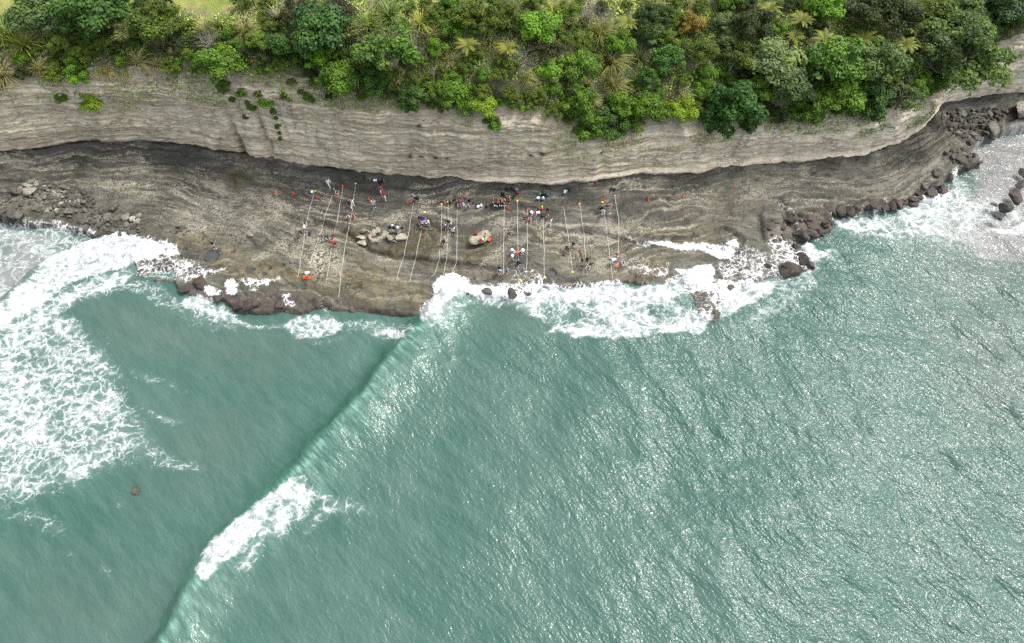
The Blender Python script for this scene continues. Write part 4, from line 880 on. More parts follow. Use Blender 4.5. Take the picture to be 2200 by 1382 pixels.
c = g.mix(g.math('MULTIPLY', g.ss(ly, .52, .66), .5), c, g.mix(1.0, c, (.5, .5, .5), 'MULTIPLY')); c = g.mix(g.math('MULTIPLY', g.ss(n2, .5, .75), .4), c, g.mix(1.0, c, (1.5, 1.45, 1.35), 'MULTIPLY'))
g.set(g.b.inputs['Base Color'], c); g.b.inputs['Roughness'].default_value = .75; g.b.inputs['Specular IOR Level'].default_value = .3
g.set(g.b.inputs['Normal'], g.bump(g.math('ADD', n2, ly), .9, .08)); M_ROCK = g.m
ROCKS = [rock_mesh('boulder', s, 11, (1.1, R.uniform(.65, 1), R.uniform(.6, .85)), mat=M_ROCK) for s in range(1, 9)]
SLABS = [rock_mesh('rock_slab', s, 10, (1, R.uniform(.55, .8), .40), mat=M_ROCK) for s in range(11, 15)]
CRAGS = [rock_mesh('crag', s, 16, (1, .72, .55), .16, 4, M_ROCK) for s in range(21, 25)]
GREY, PALEG, DARKR, REDR, BLK = (.105, .099, .082), (.205, .195, .155), (.072, .067, .058), (.056, .044, .039), (.045, .042, .038)
def rock(px, py, rpx, col, label, group=None, kind=None, rz=None, sink=.25, zs=1.0, name='boulder', z=None, ys=1.0):
    b = hit(px, py) if z is None else P3(px, py, z)
    gz = ground(b.x, b.y) if z is None else z
    rm = .98 * rpx * (Vector((0, 0, CAM_H)) - b).length / FPX
    me = R.choice(kind or ROCKS); o = link(name, me, None, (b.x, b.y, gz + rm * (.5 - sink) * zs)); o.scale = (rm * 1.15, rm * 1.15 * ys, rm * zs)
    o.rotation_euler = (R.uniform(-.2, .2), R.uniform(-.2, .2), R.random() * 6.28 if rz is None else rz); v = R.uniform(.75, 1.3); o.color = (col[0] * v, col[1] * v, col[2] * v, 1)
    return tag(o, label, 'boulder', group)
def pinside(px, py, poly):
    c = False; n = len(poly)
    for i in range(n):
        (ax, ay), (bx_, by_) = poly[i], poly[(i + 1) % n]
        if (ay <= py) != (by_ <= py) and px < ax + (py - ay) / (by_ - ay) * (bx_ - ax): c = not c
    return c
def pile(poly, n, r0, r1, cols, label, group, dens=.80):
    xs, ys = [q[0] for q in poly], [q[1] for q in poly]; done = []
    for t in range(n * 60):
        px, py = R.uniform(min(xs), max(xs)), R.uniform(min(ys), max(ys))
        if not pinside(px, py, poly): continue
        r = r0 + (r1 - r0) * R.random() ** 2.4
        if any((px - a) ** 2 + ((py - b) * 1.15) ** 2 < (dens * (r + c)) ** 2 for a, b, c in done): continue
        done.append((px, py, r)); rock(px, py, r, R.choice(cols), label, group, R.choice([ROCKS, ROCKS, SLABS]))
        if len(done) >= n: break
pile([(40,408),(60,398),(110,392),(150,405),(175,425),(170,462),(130,470),(80,455),(52,430)], 62, 4, 11, [GREY, GREY, DARKR, PALEG], 'grey boulder in the heap at the left end of the shelf', 'boulders heaped at the left end')
pile([(-10,398),(28,402),(48,430),(45,470),(10,478),(-10,470)], 22, 4, 12, [GREY, DARKR], 'dark grey boulder in the heap cut by the left edge of the photo', 'boulders at the left edge')
pile([(170,415),(200,412),(205,450),(235,462),(300,480),(305,505),(260,505),(215,495),(180,478),(172,445)], 58, 3.5, 8.5, [GREY, DARKR, DARKR], 'small dark grey stone strewn above the breaking roller', 'stones above the roller')
pile([(358,494),(372,490),(400,486),(410,497),(395,503),(365,503)], 12, 3.5, 7, [DARKR, GREY], 'dark stone in the little cluster right of the roller', 'little dark stone cluster')
pile([(2018,248),(2060,238),(2150,232),(2185,236),(2150,255),(2140,275),(2120,290),(2100,285),(2078,300),(2052,290),(2035,270)], 85, 4, 11, [DARKR, BLK, GREY, DARKR], 'dark boulder in the rubble behind the headland corner', 'rubble behind the headland')
pile([(2030,330),(2060,318),(2110,338),(2112,356),(2070,362),(2050,352)], 26, 4, 10, [DARKR, GREY], 'dark block on the broken ledge above the right hand wash', 'blocks on the broken ledge')
pile([(1640,480),(1700,460),(1760,470),(1800,455),(1900,440),(1990,410),(2030,385),(2040,400),(1980,430),(1900,452),(1800,470),(1770,505),(1720,520),(1650,515)], 60, 3.5, 9, [DARKR, REDR, DARKR], 'small dark rock among the wave washed rocks at right', 'small rocks along the right hand edge')
for (px, py, r, lab) in [(271,466,11,'pale boulder, biggest of the pale group left of centre shelf'), (285,470,9,'pale boulder right of the biggest pale one'), (295,478,8,'pale boulder at the lower right of the pale group'), (298,466,7,'small pale boulder topping the pale group'), (68,411,13,'pale flat boulder on top of the left heap')]:
    rock(px, py, r, PALEG, lab, None, [ROCKS[0], ROCKS[2]])
for (px, py, r, col, lab) in [(245,447,15,DARKR,'layered dark slab lying above the pale boulders'), (232,470,14,GREY,'flat grey slab left of the pale boulders'), (177,474,10,DARKR,'dark slab among the small stones'), (252,459,6,GREY,'small grey block below the layered slab'), (40,465,16,DARKR,'large round dark boulder in the foam at the left'), (25,452,12,DARKR,'dark boulder above the large round one at the left')]:
    rock(px, py, r, col, lab, None, SLABS if 'slab' in lab else ROCKS)
rock(537, 504, 8, PALEG, 'lone pale block on the open shelf at left'); rock(281, 566, 6, REDR, 'lone reddish rock poking out of the roller foam'); rock(293, 1054, 12, (.060, .058, .038), 'brown rock awash in the green water at lower left', None, CRAGS, zs=.30, z=-.08)
for (px, py, r, k, rz, lab) in [(775,512,12,SLABS,.1,'flat pale slab at the left end of the boulder row'), (779,524,14,SLABS,.25,'pale slab below the left end of the boulder row'), (794,511,10,ROCKS,-.9,'pinkish block left of middle in the boulder row'), (802,503,9,ROCKS,.7,'squarish block in the middle of the boulder row'), (813,497,11,SLABS,-1.0,'tilted slab at the back of the boulder row'), (800,518,9,ROCKS,.3,'lower pink block in the boulder row'), (814,518,10,ROCKS,.1,'grey block at the front of the boulder row'), (825,507,9,ROCKS,.9,'grey block right of middle in the boulder row'), (838,513,12,SLABS,-.4,'striped boulder near the right end of the row'), (842,500,10,ROCKS,.2,'round boulder carrying the left backpacks'), (860,499,12,ROCKS,.4,'round boulder carrying the right backpacks'), (862,513,17,SLABS,.85,'long pale beam of rock at the right end of the row'), (781,499,9,ROCKS,.4,'back block at the left of the boulder row'), (849,520,7,SLABS,.1,'low slab in front of the striped boulder')]:
    rock(px, py, r, (.225, .208, .165) if 'pink' not in lab else (.27, .215, .185), lab, None, k, rz, .15, .95)
rock(1034, 523, 21, (.215, .205, .150), 'big flat topped boulder standing in the brown pool', None, [rock_mesh('flat_boulder', 33, 14, (1.15, .62, .36), .04, mat=M_ROCK)], .25, .0, 1.1); rock(1036, 507, 15, (.25, .225, .18), 'pinkish block leaning behind the big flat topped boulder', None, [ROCKS[1]], .3, .25, .8)
SEA = [(1706,472,16,1),(1722,462,14,0),(1738,470,13,1),(1748,482,14,1),(1757,494,15,1),(1742,500,16,1),(1728,505,12,1),(1770,484,10,1),(1690,570,14,1),(1722,562,18,1),(1700,582,20,1),(1652,572,12,1),(1738,570,12,1),(1712,530,10,0),(1785,450,16,1),(1800,452,18,1),(1822,456,16,1),(1840,452,14,1),(1880,444,17,1),(1898,446,15,1),(1915,443,12,1),(1926,438,13,1),(1940,436,12,1),(1955,438,13,1),(1964,430,11,1),(1980,420,12,1),(2000,416,16,1),(2022,412,18,1),(2036,400,13,1),(2008,400,14,0),(2048,408,9,1),(1985,402,10,0),(2068,375,12,0),(2080,385,11,1),(2092,395,13,1),(2105,402,14,1),(2118,398,10,0),(2060,385,8,0),(2068,398,9,1),(2066,420,8,1),(2050,424,9,1),(2150,418,13,0),(2182,428,12,1),(2155,446,14,1),(2146,471,10,1),(2172,365,20,0),(2195,370,14,0),(2190,400,13,0),(2135,440,8,0),(2136,288,14,0),(2085,308,12,0),(2100,300,9,0),(2141,312,7,0),(2144,325,8,0),(2184,302,9,0),(2163,295,5,0),(2060,345,14,0),(2085,350,13,0),(2030,330,9,0),(2010,372,13,0),(1570,618,10,1),(1430,655,9,0),(430,612,14,1),(395,622,14,1),(470,640,12,1),(540,655,15,1),(600,655,14,1),(510,660,13,1),(705,655,12,1),(1480,695,8,0),(1535,668,8,0),(605,685,8,1),(1045,628,12,0),(1100,630,12,0),(1135,632,9,0)]
for (px, py, r, red) in SEA:
    wh = 'at the far right' if px > 2040 else 'on the right edge of the shelf' if px > 1640 else 'under the white surge' if px > 900 else 'on the seaward lip at left'
    rock(px, py, r, REDR if red else (.07, .064, .056), ('reddish brown' if red else 'dark grey') + ' wave washed rock ' + wh, ('reddish' if red else 'grey') + ' rocks ' + wh, R.choice([ROCKS, CRAGS]), None, .30, .8, 'wave_washed_rock')
o = rock(2192, 250, 26, (.25, .225, .19), 'huge pale topped boulder at the right edge below the second cliff', None, [CRAGS[2]], .4, .1, 1.3); rock(2130, 285, 15, GREY, 'large grey boulder standing on wet sand at the right', None, [ROCKS[3]], 1.0, .1, 1.2)

# ---------------------------------------------------------------- pools of still water
g = G('pool_water'); p = g.pos(); g.set(g.b.inputs['Base Color'], g.mix(g.noise(p, 1.0, 3), (.030, .036, .034), (.075, .085, .080))); g.b.inputs['Roughness'].default_value = .06; g.b.inputs['IOR'].default_value = 1.33; M_POOL = g.m
PL = ['largest oval tide pool on the left shelf', 'round dark tide pool right of the largest oval one', 'small tide pool in the ochre weed', 'smaller tide pool beside another in the ochre weed', 'tiny tide pool right of the pair in ochre weed', 'tiny tide pool right of the kneeling red mat', 'pale tide pool below the large red mat', 'small shallow pool in the pale rock at left', 'round tide pool beside the white surge in the middle', None, 'small pool beside the roller']
for (px, py, rx, ry), lab in zip(POOLS, PL):
    if not lab: continue
    c = P(px, py, 1.0); rxm = P(px + rx, py, 1.0)[0] - c[0]; rym = c[1] - P(px, py + ry, 1.0)[1]
    n = 28; a = np.arange(n) / n * 2 * np.pi; rr = 1.0 + .1 * np.sin(a * 3 + px) ; z = ground(c[0], c[1]) + .16
    V = np.vstack([[c[0], c[1], z], np.stack([c[0] + rxm * rr * np.cos(a), c[1] + rym * rr * np.sin(a), np.full(n, z)], 1)])
    me = bpy.data.meshes.new('tide_pool'); me.from_pydata(V.tolist(), [], [(0, 1 + i, 1 + (i + 1) % n) for i in range(n)]); me.materials.append(M_POOL)
    tag(link('tide_pool', me), lab, 'tide pool')

# ---------------------------------------------------------------- gear: tapes, reels, cones, mats, buckets, bags, frames
def bmobj(name, fn, mat, smooth=False):
    bm = bmesh.new(); fn(bm); me = bpy.data.meshes.new(name); bm.to_mesh(me); bm.free(); me.materials.append(mat)
    if smooth: me.polygons.foreach_set('use_smooth', [True] * len(me.polygons))
    return me
def cone(bm, r1, r2, z0, z1, seg=20, x=0, y=0, caps=True):
    bmesh.ops.create_cone(bm, cap_ends=caps, segments=seg, radius1=r1, radius2=r2, depth=z1 - z0, matrix=Matrix.Translation((x, y, (z0 + z1) / 2)))
def box(bm, sx, sy, sz, x=0, y=0, z=0, bev=0, rot=None):
    m = Matrix.Translation((x, y, z)) @ (rot or Matrix()) @ Matrix.Diagonal((sx, sy, sz, 1)); r = bmesh.ops.create_cube(bm, size=1, matrix=m)
    if bev: bmesh.ops.bevel(bm, geom=list({e for v in r['verts'] for e in v.link_edges}), offset=bev, segments=2, affect='EDGES')
C_OR, C_YE, C_WH, C_RD = plain('orange_plastic', (.78, .085, .022), .5), plain('yellow_plastic', (.72, .60, .04), .5), plain('white_tape', (.44, .44, .41), .6, var=.05), plain('red_plastic', (.62, .022, .026), .45)
C_MAT = plain('orange_red_mat', (.62, .10, .05), .7); C_BLK = plain('black_nylon', (.016, .016, .019), .7); C_NAV = plain('navy_nylon', (.022, .03, .065), .7); C_GRY = plain('grey_nylon', (.18, .18, .19), .7)
C_BLU = plain('blue_nylon', (.03, .09, .40), .6); C_WB = plain('white_cloth', (.74, .76, .78), .7, var=.05); C_TEAL = plain('teal_cloth', (.05, .30, .24), .7); C_CREAM = plain('cream_plastic', (.66, .62, .36), .5); C_LIME = plain('lime_plastic', (.25, .62, .12), .5); C_MAR = plain('maroon_nylon', (.22, .012, .022), .7)
def _rockbvh(objs):
    V, F, k = [], [], 0
    for o in objs:
        mw = Matrix.LocRotScale(o.location, o.rotation_euler, o.scale); V += [mw @ v.co for v in o.data.vertices]; F += [[i + k for i in f.vertices] for f in o.data.polygons]; k += len(o.data.vertices)
    return BVHTree.FromPolygons(V, F)
T_ROCK = _rockbvh([o for o in COL.objects if o.name.startswith('boulder') and ('row' in o.get('label', '') or 'backpacks' in o.get('label', '') or 'flat topped' in o.get('label', ''))])
def at(px, py, dz=0.0):
    h = hit(px, py); r = T_ROCK.ray_cast(Vector((0, 0, CAM_H)), Vector(ray(px, py)).normalized())[0]
    if r is not None and r.z > h.z: h = r
    return Vector((h.x, h.y, h.z + dz))

TAPES = [([(676,412),(660,470),(650,535),(640,598)],'leftmost white tape laid down the shelf'), ([(713,423),(700,460),(690,500),(678,530),(665,575)],'thin tape second from the left'), ([(737,402),(722,490),(712,535),(701,610)],'tape running past the red topped crouching person'), ([(764,396),(756,460),(745,510),(733,585),(728,640)],'tape reaching farthest down to the left sea lip'), ([(888,437),(880,490),(868,550),(855,590),(852,604)],'tape passing right of the boulder row'), ([(906,492),(892,560),(880,605)],'tape starting at the group with the blue jacket'), ([(949,440),(948,500),(943,560),(935,588),(921,600)],'tape curving left at its end beside the surge'), ([(963,436),(962,520),(959,560),(953,592)],'tape just right of the curving one'), ([(982,440),(982,530),(980,568),(970,588)],'tape bent at the crack left of the big flat boulder'), ([(1083.5,438),(1082,530),(1082,592)],'tape ending between the two blue shirts'), ([(1111.5,433),(1112,500),(1115,578)],'tape passing the white hatted pair'), ([(1133,450),(1133,540),(1131,580)],'tape from the orange cone by the pink top'), ([(1167,470),(1169,540),(1169,594)],'tape starting below the black clad bending person'), ([(1210,446),(1221,510),(1230,586)],'slanting tape ending at a yellow reel right of the round pool'), ([(1245,437),(1255,510),(1258,560),(1262,592)],'tape running into the dark crouching group at right'), ([(1298,460),(1305,510),(1312,565),(1316,600)],'tape starting under the right hand standing group'), ([(1320,421),(1329,470),(1328,552)],'rightmost white tape on the shelf')]
for pts, lab in TAPES:
    pp = np.array(pts, float); L = np.concatenate([[0], np.cumsum(np.hypot(*np.diff(pp, axis=0).T))]); u = np.linspace(0, L[-1], 44)
    q = [at(np.interp(t, L, pp[:, 0]) + .35 * math.sin(t * .12), np.interp(t, L, pp[:, 1])) for t in u]
    q = [Vector((a.x, a.y, a.z)) for a in q]; zs = smooth(np.array([a.z for a in q]), 3); zs = np.maximum(zs, np.array([a.z for a in q])) + .04
    V, F = [], []
    for i, a in enumerate(q):
        V += [(a.x - .025, a.y, zs[i]), (a.x + .025, a.y, zs[i]), (a.x + .025, a.y, zs[i] - .012), (a.x - .025, a.y, zs[i] - .012)]
        if i: b = 4 * i; F += [(b - 4, b - 3, b + 1, b), (b - 3, b - 2, b + 2, b + 1), (b - 2, b - 1, b + 3, b + 2), (b - 1, b - 4, b, b + 3)]
    me = bpy.data.meshes.new('measuring_tape'); me.from_pydata(V, [], F); me.materials.append(C_WH); tag(link('measuring_tape', me), lab, 'measuring tape')

reel_body = bmobj('reel_body', lambda bm: (cone(bm, .17, .17, .0, .07, 22), cone(bm, .06, .06, .07, .10, 14)), C_YE); reel_handle = bmobj('reel_handle', lambda bm: (box(bm, .06, .20, .035, 0, .24, .035, .008),), C_BLK)
for (px, py, lab) in [(677,411,'yellow tape reel beside a white bag at the leftmost tape'), (764,395,'yellow tape reel at the top of the fourth tape'), (949,439,'yellow reel left of the orange cone by the crouching group'), (962.5,435,'yellow reel right of that cone by the crouching group'), (912.5,456,'big yellow reel above the blue jacket'), (1084,437.5,'yellow reel left of a lone orange cone below the seated row'), (1111.5,432,'yellow reel at the right end of the seated row'), (1321,420,'yellow reel at the top of the rightmost tape'), (1294.5,435,'yellow reel under a cone above the right hand group'), (1230,585,'yellow reel at the seaward end of the slanting tape'), (1170,596,'yellow reel at the edge of the white surge'), (1120,604,'yellow reel in the surge below the blue shirts'), (1164.5,445,'pale yellow reel beside the bending grey person')]:
    e = link('tape_reel', None, None, at(px, py)); tag(e, lab, 'tape reel'); s = 1.25 if 'big' in lab else .85; e.scale = (s, s, s); e.rotation_euler = (0, 0, R.random() * 6)
    link('reel_body', reel_body, e); link('handle', reel_handle, e)

cone_base = bmobj('cone_base', lambda bm: (box(bm, .30, .30, .04, 0, 0, .02, .008),), C_OR); cone_body = bmobj('cone_body', lambda bm: (cone(bm, .125, .025, .04, .48, 18),), C_OR)
for (px, py, lab) in [(592,414,'leftmost orange cone on the dark ledges'), (630,417,'orange cone standing on dark weed, second from left'), (681,424,'orange cone right of the leftmost tape'), (726,420,'orange cone beside the square frame'), (736.5,401,'orange cone at the top of the third tape'), (792.5,429,'orange cone left of the two people in red'), (955,436,'orange cone between two yellow reels'), (1092,447,'orange cone under the seated row'), (1133.5,450,'orange cone above the pink top group'), (1163.5,448,'orange cone beside the bending grey person'), (1243.5,438,'orange cone with a yellow reel by the long slanting tape'), (1297.5,431,'orange cone above the right hand group'), (1393,430,'lone orange cone right of all the tapes'), (1467.5,422,'second orange cone from the right edge of the ledges'), (1577,403,'rightmost orange cone far along the ledges')]:
    e = link('traffic_cone', None, None, at(px, py)); tag(e, lab, 'cone'); e.rotation_euler = (R.uniform(-.12, .12), R.uniform(-.12, .12), R.random()); link('base', cone_base, e); link('body', cone_body, e)
e = link('tape_reel', None, None, at(1245.5, 439)); tag(e, 'yellow reel leaning on the cone by the long slanting tape', 'tape reel'); link('reel_body', reel_body, e); link('handle', reel_handle, e)

mat_me = {}
def mat_obj(px, py, w, d, lab, rz=0, dz=.0, mat=C_MAT, name='foam_mat'):
    me = bmobj(name, lambda bm: (box(bm, w, d, .05, 0, 0, .03, .012),), mat); h = at(px, py, dz + .03); o = link(name, me, None, h); o.rotation_euler = (0, 0, rz); return tag(o, lab, 'mat')
for a in [(659,596.5,1.0,.50,'largest orange red mat below the bending person at left',.05), (746,468.5,.42,.40,'red mat left of the white shirt crouching person',0), (758.5,468.5,.42,.40,'red mat right of the white shirt crouching person',.1), (712,518,.45,.40,'orange mat in front of the black clad bending person',.2), (717,527.5,.50,.42,'orange mat below the red topped person',.1), (1111.5,542.5,.55,.42,'orange mat between the two white hatted people',.1), (1327,572.5,.55,.42,'orange mat left of the white crouching person at right',-.1), (1134,472.5,.62,.48,'bright orange mat below the pink top group',.3), (878,436,.52,.42,'orange mat left of the crouching orange hat person',.4)]: mat_obj(*a)
mat_obj(1049, 515, .62, .5, 'bright orange tray on the big flat topped boulder', -.3, .04, C_OR, 'plastic_tray')

bk_body = bmobj('bucket_body', lambda bm: (cone(bm, .125, .16, 0, .32, 22, caps=True),), C_RD); bk_shade = bmobj('bucket_inside_shade', lambda bm: (cone(bm, .135, .135, .322, .326, 20),), plain('bucket_shadow', (.20, .012, .014), .8))  # flat dark disc on the closed top: inner shade given as colour
def bk_handle_fn(bm):
    V, F = tube_np([(np.array([[.165 * math.cos(t), .10 * math.sin(t), .31 + .06 * math.sin(t)] for t in np.linspace(0, math.pi, 9)]), np.full(9, .008))], 5)
    vs = [bm.verts.new(v) for v in V]; [bm.faces.new([vs[i] for i in f]) for f in F]
bk_h = bmobj('bucket_handle', bk_handle_fn, C_GRY)
for (px, py, lab, body) in [(1023,504,'red bucket on the pinkish block behind the boulder',None), (1032,519,'red bucket on top of the big flat topped boulder',None), (1043,507,'cream bucket on the pinkish block','c')]:
    e = link('bucket', None, None, at(px, py)); tag(e, lab, 'bucket')
    b_ = bk_body
    if body: b_ = bk_body.copy(); b_.materials.clear(); b_.materials.append(C_CREAM)
    e.scale = (1.25,) * 3; link('bucket_body', b_, e); link('opening_shade', bk_shade, e); link('handle', bk_h, e)

# backpacks and bags
def pack_fn(bm):
    r = bmesh.ops.create_icosphere(bm, subdivisions=3, radius=1)
    for v in r['verts']:
        p_ = v.co; s = lambda a, k: math.copysign(abs(a) ** k, a); v.co = Vector((s(p_.x, .6) * .18, s(p_.y, .65) * .13, s(p_.z, .65) * .26 + .25)); v.co.y *= 1.0 + .35 * (v.co.z < .25)
def pocket_fn(bm): box(bm, .24, .09, .20, 0, -.165, .16, .03)
def strap_fn(bm):
    paths = [(np.array([[sx, .10 + .07 * math.sin(t * math.pi), .44 - .36 * t] for t in np.linspace(0, 1, 8)]), np.full(8, .022)) for sx in (-.09, .09)]; V, F = tube_np(paths, 6); vs = [bm.verts.new(v) for v in V]; [bm.faces.new([vs[i] for i in f]) for f in F]
packs = {}
def bag(px, py, mat, label, group=None, s=1.0, lying=True):
    if mat.name not in packs: packs[mat.name] = (bmobj('pack_body', pack_fn, mat, True), bmobj('pack_pocket', pocket_fn, mat), bmobj('pack_strap', strap_fn, mat))
    b_, p_, st = packs[mat.name]; e = link('backpack', None, None, at(px, py, .02)); tag(e, label, 'backpack', group); e.scale = (s,) * 3
    e.rotation_euler = (R.uniform(-1.5, -1.1) if lying and R.random() < .5 else R.uniform(-.3, .1), R.uniform(-.2, .2), R.random() * 6.28)
    if e.rotation_euler[0] < -1: e.location.z += .14 * s
    link('pack_body', b_, e); link('pocket', p_, e); link('straps', st, e); return e
for a in [(816,393,C_BLK,'black bag beside the white tray below the cliff'), (821,394,C_BLK,'second black bag right of the white tray'), (838,490.5,C_BLK,'black pack at the left on the round boulders'), (847,492,C_BLK,'black pack between the white bags on the round boulders'), (861,491.5,C_BLK,'black pack at the right on the round boulders'), (844,488.5,C_WB,'white bag left of middle on the round boulders'), (854,491,C_WB,'white bag right of middle on the round boulders'), (665.5,505,C_NAV,'navy pack lying by the leftmost tape'), (956,521.5,C_BLK,'large black pack beside the bending person in the brown pool'), (968.5,438,C_BLK,'black pack with a teal top by the crouching group'),
    (979,430,C_BLK,'black pack above the crouching group'), (1008,433,C_BLK,'black pack right of the blue jeans'), (1016.5,440,C_BLK,'small black bag right of the blue jeans'), (1024,443,C_BLK,'black bag left of the two white bags'), (1029,444.5,C_WB,'left white bag of the pair below the ledge'), (1033.5,444,C_WB,'right white bag of the pair below the ledge'), (1045,445,C_BLK,'large black bag right of the two white bags'), (1104.5,421,C_BLK,'black bag between the seated row and the maroon bag'), (1087.5,408,C_BLK,'leftmost black bag in the row above the seated people'), (1095,409,C_BLK,'second black bag in the row above the seated people'), (1098.5,407,C_BLK,'black bag at the back of the row above the seated people'), (1103,410,C_NAV,'dark blue bag in the row above the seated people'), (1106.5,410,C_GRY,'grey bag at the end of the row above the seated people'), (1108.5,415.5,C_MAR,'maroon bag below the grey one'),
    (1159.5,420,C_TEAL,'pale blue green bag at the left of the cluster under the cliff'), (1164,422,C_BLK,'black bag left of middle in the cluster under the cliff'), (1169,421,C_BLK,'black bag in the middle of the cluster under the cliff'), (1176,421,C_BLU,'blue bag at the right of the cluster under the cliff'), (1159,426,C_WB,'white bag at the lower left of the cluster under the cliff'), (1167,428,C_WB,'white bag below the cluster under the cliff'), (1213,415,C_WB,'white bag left of the teal one below the white rubble'), (1217,414,C_TEAL,'teal bag beside a big black pack below the white rubble'), (1221.5,410,C_BLK,'big black pack below the white rubble'), (1280.5,396.5,C_MAR,'red bag on the white rubble under the cliff'), (1312.5,410.5,C_BLK,'left black bag of the far right pair under the cliff'), (1323,409,C_BLK,'right black bag of the far right pair under the cliff'), (672,411.5,C_WB,'white bag beside the first yellow reel'), (1040,520.5,C_GRY,'grey bag on the big flat topped boulder'), (1037,516.5,C_WB,'white bag between bucket and tray on the big boulder')]: bag(*a, s=.72 if 'small' in a[3] or 'boulder' in a[3] and 'round' not in a[3] else .95)
def bottle_fn(bm): cone(bm, .05, .05, 0, .20, 14); cone(bm, .05, .022, .20, .25, 14)
bt = bmobj('bottle_body', bottle_fn, C_WB, True); cap = bmobj('bottle_cap', lambda bm: (cone(bm, .028, .028, .25, .29, 12),), C_BLK)
e = link('bottle', None, None, at(718, 408)); tag(e, 'white bottle with black cap above the square frame', 'bottle'); e.scale = (1.5,) * 3; link('bottle_body', bt, e); link('cap', cap, e)
lm = bmobj('bottle_body', bottle_fn, C_LIME, True); e = link('bottle', None, None, at(1041.5, 515)); tag(e, 'lime green bottle beside the orange tray on the boulder', 'bottle'); e.scale = (1.4,) * 3; link('bottle_body', lm, e); link('cap', cap, e)
o = link('white_tray', bmobj('white_tray', lambda bm: (box(bm, .5, .34, .08, 0, 0, .05, .015), box(bm, .42, .26, .01, 0, 0, .096)), C_WB), None, at(806, 388)); tag(o, 'white tray lying on the ledge left of the black bags', 'tray')
def frame_fn(bm):
    for (x, y, a, b) in [(0, .25, .53, .03), (0, -.25, .53, .03), (.25, 0, .03, .47), (-.25, 0, .03, .47)]: box(bm, a, b, .03, x, y, .04)
o = link('square_frame', bmobj('square_frame', frame_fn, C_WB), None, at(724.5, 414, .03)); tag(o, 'white square survey frame above an orange cone', 'frame')

